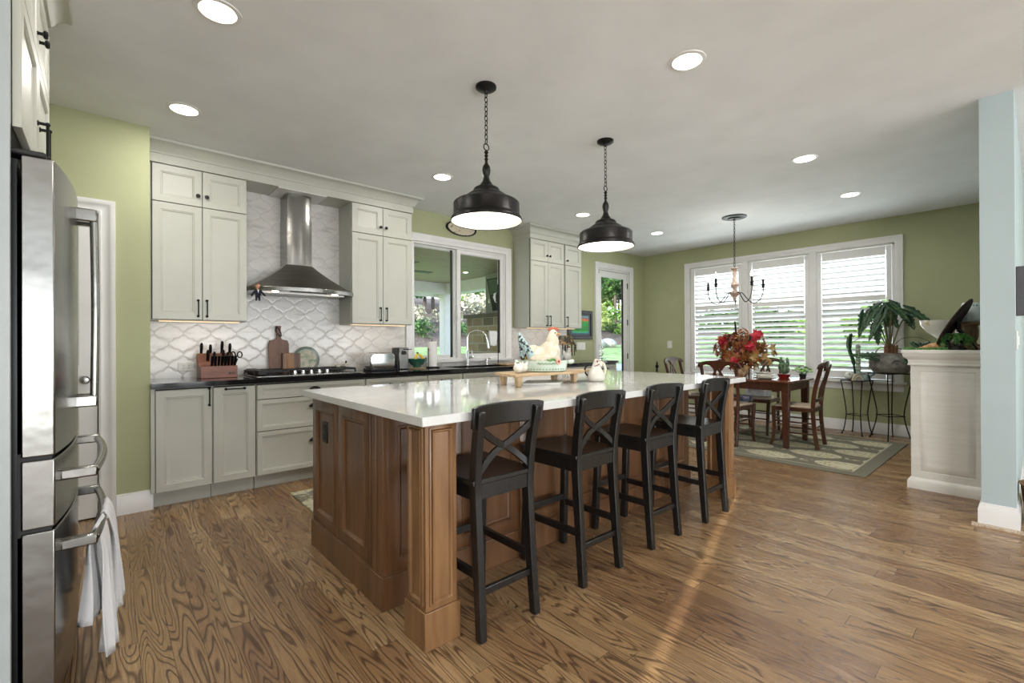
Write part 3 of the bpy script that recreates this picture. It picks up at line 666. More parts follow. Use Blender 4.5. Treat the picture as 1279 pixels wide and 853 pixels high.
part(B().box(1.22, 1.54, 4.345, 4.36, 1.655, 1.659), 'control_strip', M['dark'], rm)
for x in (1.12, 1.64): part(B().cyl((x, 4.42, 1.6605), (x, 4.42, 1.655), .028, n=20), 'hood_lamp', M['lamp'], rm)
part(B().box(1.0, 1.76, 4.50, 4.78, 1.652, 1.6605), 'grease_filter', M['steelh'], t)
c1 = outline(1.270, 1.490, 4.838, 4.603, 4.580)
part(loft(B(), [[(x, y, 1.93) for x, y in c1], [(x, y, 2.36) for x, y in c1]]), 'chimney', M['steel'], t, sharp=25)
c2 = outline(1.274, 1.486, 4.838, 4.608, 4.586)
part(loft(B(), [[(x, y, 2.36) for x, y in c2], [(x, y, 2.604) for x, y in c2]]), 'chimney', M['steel'], t, sharp=25)
part(B().box(1.17, 1.60, 4.50, 4.838, 2.603, 2.6115), 'collar_plate', M['trim'], t)
t = thing('hanging_figure', 'small hanging doll in a dark suit at the hood corner by the cabinet', 'figurine', (.985, 4.44, 1.57))
C = Vector((.985, 4.43, 1.59))
part(B().ell(C+Vector((0, 0, .105)), (.020, .018, .024)).ell(C+Vector((0, 0, .08)), .011), 'head', mat('doll_skin', '#b88468', .6), t)
b = B().ell(C+Vector((0, 0, .045)), (.024, .015, .038)); b.tube([C+Vector((-.018, 0, .07)), C+Vector((-.04, -.005, .035)), C+Vector((-.05, -.008, .018))], [.009, .008, .007]); b.tube([C+Vector((.018, 0, .07)), C+Vector((.042, -.005, .04)), C+Vector((.056, -.008, .022))], [.009, .008, .007])
b.tube([C+Vector((-.01, 0, .02)), C+Vector((-.012, 0, -.02))], [.010, .007]).tube([C+Vector((.01, 0, .02)), C+Vector((.013, 0, -.02))], [.010, .007]); part(b, 'suit', mat('navy_cloth', '#171a2a', .9), t)
part(B().prism([(-.006, 0), (.006, 0), (0, -.03)], C+Vector((0, -.0165, .073)), (1, 0, 0), (0, 0, 1), (0, .003, 0)), 'shirt', M['paper'], t)
part(B().ell(C+Vector((0, .003, .116)), (.021, .018, .016)), 'hair', M['walnut'], t)

# ------------------------------------------------------------------ cooktop
t = thing('gas_cooktop', 'stainless gas cooktop with black grates and silver knobs', 'cooktop', (1.39, 4.52, .915))
part(B().box(.935, 1.845, 4.255, 4.785, .916, .930), 'steel_tray', M['steel'], t, bev=.004)
for gx in (1.09, 1.39, 1.69):
    b = B()
    for dx in (-.14, .14): b.box(gx+dx-.006, gx+dx+.006, 4.40, 4.77, .948, .966)
    for y in (4.40, 4.50, 4.585, 4.67, 4.77): b.box(gx-.14, gx+.14, y-.006, y+.006, .948, .966)
    b.box(gx-.006, gx+.006, 4.40, 4.77, .95, .968)
    for dx in (-.14, .14):
        for y in (4.405, 4.765): b.box(gx+dx-.007, gx+dx+.007, y-.007, y+.007, .930, .948)
    part(b, 'grate', M['cast'], t, bev=.002)
for bx_, by_ in ((1.09, 4.48), (1.09, 4.68), (1.39, 4.58), (1.69, 4.48), (1.69, 4.68)):
    part(B().lathe([(.045, 0), (.045, .008), (.034, .010), (.034, .016), (.0, .018)], (bx_, by_, .930), 20), 'burner', M['cast'], t)
for i in range(5): part(B().lathe([(.021, 0), (.021, .006), (.017, .010), (.016, .032), (.012, .035), (0, .035)], (1.25+.07*i, 4.32, .930), 18), 'control_knob', M['chrome'], t)
# griddle plate on the near burners
solo(B().box(.955, 1.03, 4.30, 4.75, .933, .975), 'griddle_plate', M['cast'], 'black cast iron griddle edge at the end of the cooktop nearest the knives', 'griddle', bev=.008)

# ------------------------------------------------------------------ things on the back counter
CZ = .9155
t = thing('knife_block', 'reddish wooden knife block with two tiers of black handled knives', 'knife block', (.72, 4.62, CZ))
b = B().prism([(4.53, 0), (4.72, 0), (4.78, .19), (4.715, .205), (4.66, .10), (4.53, .10)], (.585, 0, CZ), (0, 1, 0), (0, 0, 1), (.265, 0, 0))
part(b, 'wooden_block', M['block'], t, bev=.003)
kn = [(.615, 4.735, .185, .115), (.68, 4.735, .185, .10), (.765, 4.735, .185, .13), (.825, 4.735, .185, .11)]
kn += [(.655, 4.69, .13, .11), (.70, 4.685, .10, .125), (.765, 4.685, .10, .14), (.80, 4.685, .10, .12)]
for x, y, z, L in kn:
    d = Vector((0, -.30, .95)).normalized(); p = Vector((x, y, CZ+z)); w = .024
    k = part(B().bar(p, p+d*L*.8, .016, w*.8, .018, w).bar(p+d*L*.8, p+d*L, .018, w, .012, w*.6), 'knife', M['handle'], t, bev=.004)
for i in range(8):
    x = .668+.024*i; d = Vector((0, -.42, .9)).normalized(); p = Vector((x, 4.57, CZ+.095)); part(B().bar(p, p+d*.10, .012, .018, .013, .020), 'steak_knife', M['handle'], t, bev=.003)
b = B()
for s in (-1, 1): b.tube([(.862+s*.026+.018*cos(a), 4.64, 1.105+.026*sin(a)) for a in [2*pi*i/16 for i in range(16)]], .005, 8, True)
b.bar((.85, 4.65, 1.07), (.84, 4.68, 1.0), .012, .01).bar((.87, 4.65, 1.07), (.85, 4.68, 1.0), .012, .01); part(b, 'scissors', M['handle'], t)
part(B().box(.78, .835, 4.5275, 4.5305, CZ+.028, CZ+.031).box(.785, .80, 4.5275, 4.5305, CZ+.034, CZ+.045).box(.806, .83, 4.5275, 4.5305, CZ+.036, CZ+.043), 'maker_mark', M['dark'], t)

def rounded(w, h, r, n=5):
    out = []
    for cx, cy, a0 in ((w/2-r, r, -90), (w/2-r, h-r, 0), (-w/2+r, h-r, 90), (-w/2+r, r, 180)):
        for i in range(n+1): a = rad(a0+90*i/n); out.append((cx+r*cos(a), cy+r*sin(a)))
    return out
# walnut paddle board leaning on the tiles
t = thing('paddle_cutting_board', 'tall walnut paddle board leaning on the tiles with a cord in its handle', 'cutting board', (1.245, 4.78, CZ))
pd = [(-.078, 0), (.078, 0), (.088, .05), (.090, .28), (.078, .315), (.030, .325), (.018, .345), (.016, .40), (.024, .455), (-.024, .455), (-.016, .40), (-.018, .345), (-.030, .325), (-.078, .315), (-.090, .28), (-.088, .05)]
lean = Vector((0, .055, .998)).normalized()
part(B().prism(pd, (1.245, 4.775, CZ), (1, 0, 0), lean, (0, .022, 0)), 'board', M['walnut'], t, bev=.003)
part(B().tube(smooth_path([(1.245, 4.79, 1.345), (1.222, 4.785, 1.355), (1.212, 4.775, 1.32), (1.232, 4.772, 1.29), (1.258, 4.774, 1.27), (1.262, 4.785, 1.30), (1.245, 4.79, 1.345)]), .004, 8), 'cord_loop', M['handle'], t)
striped = mat('striped_wood', '#8a6138', .4, col2='#4b2f1d', scale=3.2, stretch=(9, .4, .3), contrast=(.45, .55))
solo(B().prism(rounded(.165, .195, .01), (1.345, 4.735, CZ), (1, 0, 0), (0, .06, .998), (0, .025, 0)), 'striped_cutting_board', striped, 'small striped wooden cutting board in front of the walnut board', 'cutting board', bev=.002)
t = thing('decorative_plate', 'round grey green pottery plate leaning on the tiles behind the cooktop', 'plate', (1.50, 4.79, CZ))
ax = Vector((0, -1, .10)).normalized(); cc = Vector((1.50, 4.812, CZ+.128))
part(B().lathe([(.05, -.012), (.085, -.008), (.122, .006), (.127, .010), (.124, .013), (.100, .007)], cc, 40, ax), 'plate_rim', mat('grey_green_glaze', '#5d6b62', .25, col2='#7b8a7c', scale=12), t)
part(B().lathe([(.0, .004), (.098, .0055), (.100, .007), (.0, .008)], cc, 40, ax), 'plate_centre', mat('speckled_plate_picture', '#b9ae9e', .3, col2='#6f8a67', scale=22, contrast=(.4, .62)), t)
for x, lb, lid in ((1.80, 'small white seasoning pot, the plain one nearer the plate', 0), (1.885, 'small white seasoning pot with a dark knobbed lid, behind the cooktop', 1)):
    t = thing('seasoning_pot', lb, 'pot', (x, 4.78, CZ), 0, 'white seasoning pots behind the cooktop')
    part(B().lathe([(.020, 0), (.028, .01), (.030, .04), (.024, .052), (.026, .058), (.0, .058)], (x, 4.78, CZ), 24), 'pot_body', M['white'], t)
    part(B().lathe([(.027, .058), (.024, .066), (.006, .072), (.004, .08), (0, .08)], (x, 4.78, CZ), 20), 'lid', M['cream'], t)
    if lid: part(B().ell((x+.004, 4.78, CZ+.092), (.009, .007, .012)), 'lid_finial', M['dark'], t)
t = thing('toaster', 'polished chrome toaster with rounded shoulders on the back counter', 'toaster', (2.17, 4.58, CZ))
part(B().prism(rounded(.27, .17, .045, 8), (2.17, 4.50, CZ+.014), (1, 0, 0), (0, 0, 1), (0, .17, 0)), 'toaster_body', M['chrome'], t, bev=.012, seg=4)
part(B().box(2.03, 2.31, 4.49, 4.68, CZ, CZ+.022), 'toaster_base', M['handle'], t, bev=.005)
part(B().box(2.07, 2.27, 4.545, 4.565, CZ+.178, CZ+.186).box(2.07, 2.27, 4.61, 4.63, CZ+.178, CZ+.186), 'bread_slots', M['dark'], t)
part(B().box(2.305, 2.325, 4.57, 4.60, CZ+.07, CZ+.085).cyl((2.305, 4.54, CZ+.05), (2.322, 4.54, CZ+.05), .012), 'lever', M['handle'], t, bev=.002)
t = thing('can_opener', 'upright steel electric can opener beside the chrome toaster', 'can opener', (2.44, 4.62, CZ))
part(B().box(2.385, 2.50, 4.565, 4.68, CZ, CZ+.238), 'opener_body', M['steel'], t, bev=.008)
part(B().box(2.362, 2.384, 4.57, 4.69, CZ, CZ+.235), 'opener_side', M['darksteel'], t, bev=.004)
part(B().cyl((2.44, 4.565, CZ+.18), (2.44, 4.545, CZ+.18), .022).box(2.44, 2.53, 4.55, 4.562, CZ+.212, CZ+.222), 'cutter', M['dark'], t)
t = thing('fruit_bowl', 'dark green two-handled ceramic bowl on the counter at the window corner', 'bowl', (2.62, 4.60, CZ))
part(B().lathe([(.04, 0), (.045, .004), (.04, .014), (.075, .04), (.100, .085), (.104, .098), (.098, .098), (.070, .045), (.02, .022)], (2.62, 4.60, CZ+.012), 36), 'bowl_body', M['teal'], t)
for s in (-1, 1): part(B().tube(smooth_path([(2.62+s*.098, 4.60, CZ+.07), (2.62+s*.122, 4.60, CZ+.09), (2.62+s*.118, 4.60, CZ+.115), (2.62+s*.10, 4.60, CZ+.108)]), .007, 8), 'bowl_handle', M['teal'], t)
solo(B().lathe([(.10, 0), (.105, .006), (.10, .010), (0, .010)], (2.62, 4.60, CZ), 28), 'trivet', M['paleoak'], 'round pale wooden trivet under the green bowl', 'trivet')
for i, (dx, lb) in enumerate(((-.012, 'ripe yellow banana in the green bowl, nearer the can opener'), (.018, 'ripe yellow banana in the green bowl, nearer the paper towels'))):
    t = thing('banana', lb, 'banana', (2.62+dx, 4.60, CZ+.05), 0, 'bananas in the green bowl')
    part(B().tube(smooth_path([(2.62+dx*4, 4.60, CZ+.065), (2.62+dx*3.4, 4.57, CZ+.10), (2.62+dx*2.2, 4.575, CZ+.135), (2.622+dx*.6, 4.59, CZ+.165)]), [.005]+[.015]*4+[.017]*6+[.015]*4+[.011]*3+[.005], 8), 'peel', M['banana'], t)
    part(B().tube([(2.622+dx*.6, 4.59, CZ+.163), (2.622, 4.593, CZ+.185)], [.005, .006], 8), 'stalk', M['dark'], t)
t = thing('paper_towel_holder', 'white paper towel roll on a wire holder in front of the window', 'paper towels', (2.83, 4.62, CZ))
part(B().lathe([(.056, .0), (.056, .285), (.022, .285), (.022, .27), (.0, .27)], (2.83, 4.62, CZ+.016), 36), 'paper_roll', M['paper'], t)
b = B().tube([(2.83+.088*cos(a), 4.62+.088*sin(a), CZ+.006) for a in [2*pi*i/28 for i in range(28)]], .004, 8, True)
b.tube([(2.755, 4.575, CZ+.006), (2.755, 4.575, CZ+.20), (2.76, 4.58, CZ+.225), (2.768, 4.585, CZ+.20)], .004, 8).cyl((2.83, 4.62, CZ+.003), (2.83, 4.62, CZ+.33), .004); part(b, 'wire_stand', M['iron'], t)
t = thing('kitchen_faucet', 'tall arched chrome faucet with a side lever at the sink', 'faucet', (3.42, 4.745, CZ))
path = [(3.42, 4.745, CZ+.16)]+[(3.42+.012*i/10, 4.745-.115*(1-cos(pi*i/10)), 1.25+.115*sin(pi*i/10)) for i in range(11)]
path = [(3.42, 4.745, CZ+.16), (3.42, 4.745, 1.20)]+[(3.42+.10*(1-cos(pi*i/10)), 4.745-.07*(1-cos(pi*i/10)), 1.25+.105*sin(pi*i/10)) for i in range(11)]+[(3.632, 4.597, 1.19)]
part(B().lathe([(.028, 0), (.026, .01), (.021, .03), (.020, .17), (.015, .20)], (3.42, 4.745, CZ), 24), 'faucet_base', M['chrome'], t)
part(B().tube(path, .0125, 14), 'spout', M['chrome'], t)
part(B().tube([(3.625, 4.603, 1.235), (3.634, 4.597, 1.17), (3.638, 4.594, 1.13)], [.015, .018, .016], 14), 'spray_head', M['chrome'], t)
part(B().cyl((3.44, 4.742, CZ+.10), (3.50, 4.735, CZ+.105), .014, .013).tube([(3.49, 4.736, CZ+.11), (3.485, 4.74, CZ+.19)], [.008, .005]), 'lever', M['chrome'], t)
t = thing('soap_dispenser', 'short chrome soap pump beside the faucet', 'soap dispenser', (3.73, 4.75, CZ))
part(B().lathe([(.020, 0), (.018, .01), (.014, .02), (.014, .05), (.018, .055), (.018, .09), (.0, .092)], (3.73, 4.75, CZ), 20), 'pump_body', M['chrome'], t)
part(B().tube([(3.73, 4.75, CZ+.085), (3.73, 4.69, CZ+.085), (3.73, 4.68, CZ+.075)], .007), 'nozzle', M['chrome'], t)
t = thing('towel_stand', 'slim black iron towel stand with one arm in front of the sink window', 'towel stand', (3.80, 4.60, CZ))
part(B().cyl((3.80, 4.60, CZ), (3.80, 4.60, 1.95), .006).tube([(3.80, 4.60, 1.345), (3.62, 4.60, 1.345), (3.61, 4.60, 1.36)], .005).lathe([(.05, 0), (.05, .005), (.01, .008)], (3.80, 4.60, CZ), 20), 'iron_rod', M['iron'], t)
def cloth(b, p0, p1, z0, z1, depth, t=.004, nx=16, nz=14, amp=.006, seed=0):
    """cloth folded over a bar from p0 to p1; both falls"""
    p0, p1 = Vector(p0), Vector(p1); d = (p1-p0); nrm = d.normalized().cross(Vector((0, 0, 1)))
    for side, zz in ((1, z0), (-1, z1)):
        vs = []; fs = []
        for j in range(nz+1):
            for i in range(nx+1):
                u = i/nx; w = j/nz; z = p0.z*(1-w)+zz*w; k = min(1, w*4)
                off = depth*side*(k**.5)+amp*side*w*sin(u*13+seed+w*2)+amp*w*sin(u*29+seed*2)*.5
                q = p0+d*(.5+(u-.5)*(1-.12*w+.05*sin(w*5+seed))); vs.append((q.x+nrm.x*off, q.y+nrm.y*off, z+.004*sin(u*9+seed)*w))
        for j in range(nz):
            for i in range(nx): a = j*(nx+1)+i; fs.append((a, a+1, a+nx+2, a+nx+1))
        b.add(vs, fs)
    return b
o = part(cloth(B(), (3.65, 4.60, 1.353), (3.775, 4.60, 1.353), 1.16, 1.20, .009), 'hand_towel', M['towel'], solid=.004)
tag(o, 'small white hand towel hanging from the black iron stand at the sink', 'towel')
solo(B().prism(rounded(.62, .02, .008), (4.10, 4.42, CZ), (1, 0, 0), (0, 0, 1), (0, .26, 0)), 'bread_board', M['paleoak'], 'long pale wooden board lying on the black counter right of the sink', 'board', bev=.003)
t = thing('lidded_jar', 'small patterned jar with a dark blue pointed lid on the back counter', 'jar', (4.36, 4.66, CZ))
part(B().lathe([(.03, 0), (.045, .02), (.05, .05), (.04, .085), (.03, .095), (0, .095)], (4.36, 4.66, CZ), 28), 'jar_body', mat('painted_jar_glaze', '#2d3a55', .25, col2='#b08f3a', scale=40, contrast=(.5, .6)), t)
part(B().lathe([(.034, .095), (.030, .12), (.012, .145), (.006, .15), (.008, .162), (0, .165)], (4.36, 4.66, CZ), 24), 'lid', mat('navy_glaze', '#1d2247', .2), t)
t = thing('accent_lamp', 'small iron accent lamp with a beaded dark shade behind the hen dish', 'lamp', (5.10, 4.62, CZ))
part(B().lathe([(.085, 0), (.08, .012), (.035, .03), (.018, .06), (.012, .10), (.014, .2), (.010, .26)], (5.10, 4.62, CZ), 20), 'lamp_base', M['iron'], t)
part(B().lathe([(.165, .0), (.150, .03), (.115, .10), (.085, .135), (.0, .14), (.0, .13), (.080, .127), (.108, .095), (.143, .03), (.158, 0)], (5.10, 4.62, 1.165), 10), 'lamp_shade', mat('mottled_dark_glass', '#2c2a18', .3, col2='#9c7e55', scale=14, contrast=(.5, .62)), t, sharp=20)
b = B(); random.seed(3)
for i in range(9):
    a = -2.6+i*.45; x, y = 5.10+.155*cos(a), 4.62+.155*sin(a); n = random.choice((3, 5, 8))
    for j in range(n): b.ell((x, y, 1.155-.02*j), .009, 8, 6)
part(b, 'bead_fringe', M['dark'], t)

t = thing('outlet_plate', 'ivory double outlet on the tiles behind the knife block', 'outlet', (.52, 4.838, 1.005))
part(B().box(.462, .578, 4.832, 4.8395, .968, 1.042), 'cover_plate', M['plastic'], t, bev=.003)
b = B()
for x in (.50, .54):
    for dz in (-.012, .012): b.box(x-.003+.0, x-.001, 4.8305, 4.832, 1.005+dz-.004, 1.005+dz+.004).box(x+.004, x+.006, 4.8305, 4.832, 1.005+dz-.004, 1.005+dz+.004)
part(b, 'sockets', M['dark'], t)
def switch(label, x0, x1, z0, z1, n, axis='y', v=4.85, name='light_switch'):
    if axis == 'y':
        t = thing(name, label, 'switch', ((x0+x1)/2, v, (z0+z1)/2)); part(B().box(x0, x1, v-.007, v-.001, z0, z1), 'cover_plate', M['plastic'], t, bev=.002)
        for i in range(n): c = x0+(x1-x0)*(i+.5)/n; part(B().box(c-.016, c+.016, v-.011, v-.007, (z0+z1)/2-.033, (z0+z1)/2+.033), 'rocker', M['trim'], t, bev=.002)
    else:
        t = thing(name, label, 'switch', (v, (x0+x1)/2, (z0+z1)/2)); part(B().box(v-.007, v-.001, x0, x1, z0, z1), 'cover_plate', M['plastic'], t, bev=.002)
        for i in range(n): c = x0+(x1-x0)*(i+.5)/n; part(B().box(v-.011, v-.007, c-.016, c+.016, (z0+z1)/2-.033, (z0+z1)/2+.033), 'rocker', M['trim'], t, bev=.002)
switch('white two-gang light switch on the green wall under the framed picture', 5.62, 5.83, 1.08, 1.20, 2)
switch('white single light switch on the green wall beside the shuttered window', 4.28, 4.37, 1.09, 1.22, 1, 'x', 7.52)
t = thing('framed_picture', 'dark framed abstract picture in green, orange and blue beside the garden door', 'picture', (5.68, 4.84, 1.20))
part(B().panel((5.40, 4.848, 1.25), (1, 0, 0), (0, 0, 1), (0, -1, 0), .60, .46, [(0, 0), (0, .02), (.006, .026), (.05, .026), (.056, .014), (.056, .004)], cap=False), 'picture_frame', mat('charcoal_frame', '#232428', .35, col2='#35363a'), t)
part(B().box(5.455, 5.945, 4.838, 4.844, 1.305, 1.655), 'mat_board', mat('grey_mat_board', '#5a5f66', .8), t)
def picture_material():
    m, nt, P = nmat('abstract_landscape_print'); t_ = nt.nodes.new('ShaderNodeTexCoord'); s = nt.nodes.new('ShaderNodeSeparateXYZ'); link(nt, t_.outputs['Generated'], s.inputs[0])
    n = nt.nodes.new('ShaderNodeTexNoise'); n.inputs['Scale'].default_value = 5; link(nt, t_.outputs['Generated'], n.inputs['Vector'])
    f = M2(nt, 'ADD', s.outputs['Z'], M2(nt, 'MULTIPLY', M2(nt, 'SUBTRACT', n.outputs['Fac'], .5), .18))
    link(nt, ramp(nt, f, [(0, '#2b8fb4'), (.12, '#4cc06a'), (.2, '#2f8b3c'), (.68, '#3aa24a'), (.8, '#e2683a'), (.88, '#5d7f8c'), (1, '#8fb0b8')]), P.inputs['Base Color']); return m
part(B().box(5.50, 5.90, 4.834, 4.838, 1.34, 1.62), 'print', picture_material(), t)
t = thing('wall_plaque', 'round dark rimmed cream plaque above the sink window', 'plaque', (3.40, 4.84, 2.56))
part(B().lathe([(.0, 0), (.225, 0), (.235, .008), (.235, .018), (.205, .020), (.20, .012), (0, .012)], (3.40, 4.848, 2.69-.04), 40, (0, -1, 0), sx=1, sy=.40), 'plaque_rim', M['bronze'], t)
part(B().lathe([(0, .0125), (.205, .0125), (.205, .017), (0, .018)], (3.40, 4.848, 2.65), 40, (0, -1, 0), sx=1, sy=.40), 'plaque_face', mat('cream_plaque', '#c7bda6', .6, col2='#7d6b4d', scale=24, contrast=(.58, .66)), t)

# ------------------------------------------------------------------ ceiling lamps
RL = [(.404, 2.567, 'above the refrigerator end of the island'), (.401, 3.79, 'in front of the green pantry corner'), (2.41, 3.74, 'in front of the cabinet between hood and sink window'),
      (4.44, 3.72, 'in front of the three-door upper cabinet'), (6.01, 3.65, 'in front of the glazed garden door'), (2.46, 1.30, 'above the stools, biggest in view'),
      (4.54, 1.33, 'over the open floor between stools and white pedestal'), (6.03, 1.34, 'near the top of the shuttered window')]
t0 = None
for x, y, lb in RL:
    if t0 is None:
        t0 = t = thing('recessed_light', '', 'ceiling light', (0, 0, HC), 0, 'recessed ceiling lights')
        part(B().lathe([(.078, -.001), (.078, -.006), (.098, -.004), (.100, 0), (.098, .0), (.078, 0)], (0, 0, 0), 36, ring=True), 'trim_ring', M['trim'], t, world=False)
        part(B().lathe([(0, -.005), (.078, -.005), (.078, -.002), (0, -.002)], (0, 0, 0), 32), 'lens', M['lamp'], t, world=False)
    else: t = copy_tree(t0)
    t.location = (x, y, HC); t['label'] = 'round recessed ceiling light ' + lb
for x, y, _ in RL+[(.4, .6, ''), (-1.6, -1.0, ''), (2.4, -1.6, ''), (5.0, -2.0, '')]:  # last four are added fill out of view, with no fixture
    add_light('recessed_and_fill_lamp', 'AREA', (x, y, HC-.012), LAMP, WARM, .15, shape='DISK')

def chain(b, p0, p1, L=.034, r=.0028, w=.010):
    p0, p1 = Vector(p0), Vector(p1); n = max(2, int((p0-p1).length/(L*.78))); st = (p1-p0)/n
    for i in range(n):
        c = p0+st*(i+.5); ax = (1, 0) if i % 2 else (0, 1)
        b.tube([(c.x+w*cos(a)*ax[0], c.y+w*cos(a)*ax[1], c.z+L/2*sin(a)) for a in [2*pi*k/10 for k in range(10)]], r, 6, True)
    return b
def pendant(x, y, label, dz=0):
    t = thing('pendant_light', label, 'pendant light', (x, y, HC), 0, 'bronze pendant lights over the island')
    P0 = Vector((x, y, dz))
    part(B().lathe([(.064, HC), (.064, HC-.012), (.05, HC-.022), (.014, HC-.03), (.010, HC-.045), (0, HC-.045)], (x, y, 0), 28), 'ceiling_canopy', M['bronze'], t)
    part(chain(B(), (x, y, HC-.04), (x, y, 2.425)), 'chain', M['bronze'], t)
    b = B().tube([(x+.020*cos(a), y, 2.405+.020*sin(a)) for a in [2*pi*k/16 for k in range(16)]], .0035, 8, True)
    prof = [(0, 2.385), (.008, 2.383), (.014, 2.372), (.007, 2.362), (.013, 2.352), (.007, 2.342), (.013, 2.330), (.008, 2.322), (.010, 2.305), (.022, 2.285), (.026, 2.262), (.022, 2.240), (.017, 2.222), (.024, 2.195), (.040, 2.172), (.046, 2.160)]
    part(b.lathe(prof+[(0, 2.155)], (x, y, 0), 28), 'stem', M['bronze'], t)
    sh = [(.045, 2.165), (.075, 2.150), (.082, 2.138), (.084, 2.128), (.105, 2.116), (.128, 2.100), (.135, 2.090), (.160, 2.080), (.192, 2.066), (.203, 2.055), (.204, 1.985), (.208, 1.978), (.217, 1.966), (.222, 1.950), (.220, 1.944)]
    inn = [(.216, 1.946), (.212, 1.962), (.200, 1.980), (.199, 2.052), (.155, 2.074), (.100, 2.108), (.045, 2.14)]
    part(B().lathe([(0, 2.166)]+sh+[(.217, 1.944), (.214, 1.955), (.203, 1.972), (.201, 2.052), (.188, 2.062), (0, 2.13)], (x, y, 0), 48), 'lamp_shade', M['bronze'], t)
    part(B().lathe([(.2155, 1.948), (.213, 1.956), (.202, 1.972), (.200, 2.051), (.187, 2.059), (.02, 2.07), (.02, 2.068), (.185, 2.056), (.198, 2.048), (.200, 1.970)], (x, y, 0), 48, ring=True), 'shade_lining', M['white'], t)
    part(B().lathe([(0, 1.962), (.207, 1.962), (.207, 1.966), (0, 1.966)], (x, y, 0), 40), 'diffuser', M['pend'], t)
    add_light('pendant_lamp', 'AREA', (x, y, 1.955), 3.2, WARM, .40, shape='DISK')
pendant(1.766, 2.244, 'dark bronze stepped dome pendant nearer the range hood, the larger looking one')
pendant(2.951, 2.241, 'dark bronze stepped dome pendant farther along the island, before the three-door cabinet')

t = thing('chandelier', 'five-arm candle chandelier with a turned pale wood column over the dining table', 'chandelier', (5.99, 2.545, HC))
x, y = 5.99, 2.545
part(B().lathe([(.145, HC), (.145, HC-.010), (.13, HC-.016), (.08, HC-.018), (.07, HC-.03), (.02, HC-.036), (0, HC-.05)], (x, y, 0), 36), 'ceiling_canopy', M['bronze'], t)
b = chain(B(), (x, y, HC-.04), (x, y, 2.20), .036, .003, .010); b.tube([(x+.020*cos(a), y, 2.175+.032*sin(a)) for a in [2*pi*k/16 for k in range(16)]], .004, 8, True); part(b, 'chain', M['bronze'], t)
part(B().lathe([(0, 2.14), (.02, 2.14), (.045, 2.13), (.04, 2.115), (.022, 2.10), (.026, 2.06), (.018, 2.04), (.022, 1.99), (.034, 1.945), (.048, 1.92), (.044, 1.90), (.022, 1.875), (.02, 1.855), (.03, 1.84), (.055, 1.828), (.06, 1.812), (.05, 1.79), (.022, 1.765), (.024, 1.745), (.016, 1.725), (0, 1.718)], (x, y, 0), 28), 'turned_column', M['antique'], t)
rdir = Vector((sin(YAW), -cos(YAW), 0)); fdir = Vector((cos(YAW), sin(YAW), 0))
for k in range(5):
    a = rad(10+72*k); d = rdir*cos(a)-fdir*sin(a); c = Vector((x, y, 0)); R = .335
    pts = smooth_path([c+d*.045+Vector((0, 0, 1.81)), c+d*.09+Vector((0, 0, 1.815)), c+d*.15+Vector((0, 0, 1.74)), c+d*.22+Vector((0, 0, 1.685)), c+d*.30+Vector((0, 0, 1.73)), c+d*.333+Vector((0, 0, 1.82)), c+d*R+Vector((0, 0, 1.875))], 6)
    am = part(B().tube(pts, .0055, 8), 'candle_arm', M['iron'], t); e = c+d*R
    part(B().lathe([(.006, 1.87), (.022, 1.878), (.020, 1.885), (.014, 1.89), (.016, 1.905), (.021, 1.915), (.013, 1.925), (.0125, 1.985), (0, 1.985)], e, 16), 'candle_cup', M['iron'], am)
    part(B().lathe([(.009, 1.985), (.016, 2.005), (.015, 2.02), (.006, 2.045), (.001, 2.06)], e, 14), 'candle_bulb', M['candle'], am)
add_light('chandelier_lamp', 'POINT', (x, y, 2.12), 6, WARM, .12)

# ------------------------------------------------------------------ island
isl = thing('kitchen_island', 'long brown stained wood island with panelled sides and corner posts', 'kitchen island', (2.3, 2.4, 0))
IP = [(0, 0), (0, .010), (.003, .012), (.058, .012), (.062, .016), (.068, .016), (.074, .008), (.082, .002), (.086, .002)]
part(B().box(.945, 3.665, 1.952, 2.868, .0, .885), 'island_body', M['wood'], isl)
b = B()   # end panels facing the refrigerator
b.panel((.945, 2.875, .155), (0, -1, 0), (0, 0, 1), (-1, 0, 0), .395, .725, IP).panel((.945, 2.478, .155), (0, -1, 0), (0, 0, 1), (-1, 0, 0), .400, .725, IP)
part(b, 'side_panel', M['wood'], isl)
b = B().box(.930, .95, 1.94, 2.07, .155, .883)
b.box(.9255, .93, 2.062, 2.07, .155, .883).box(.926, .93, 2.0, 2.006, .155, .883)
part(b, 'corner_stile', M['wood'], isl, bev=.003)
b = B(); xs = [.945, 1.30, 1.76, 2.22, 2.68, 3.14, 3.665]
for a, c in zip(xs, xs[1:]): b.panel((a+.002, 1.955, .155), (1, 0, 0), (0, 0, 1), (0, -1, 0), c-a-.004, .725, IP)
part(b, 'front_panel', M['wood'], isl)
b = B().panel((3.665, 1.945, .155), (0, 1, 0), (0, 0, 1), (1, 0, 0), .46, .725, IP).panel((3.665, 2.41, .155), (0, 1, 0), (0, 0, 1), (1, 0, 0), .46, .725, IP); part(b, 'side_panel', M['wood'], isl)
part(B().box(.925, 3.69, 1.935, 2.885, 0, .150).box(.930, 3.685, 1.94, 2.88, .150, .156), 'plinth', M['wood'], isl, bev=.002)
PP = [(0, 0), (0, .004), (.018, .004), (.022, .010), (.028, .010), (.033, .003), (.04, .001)]
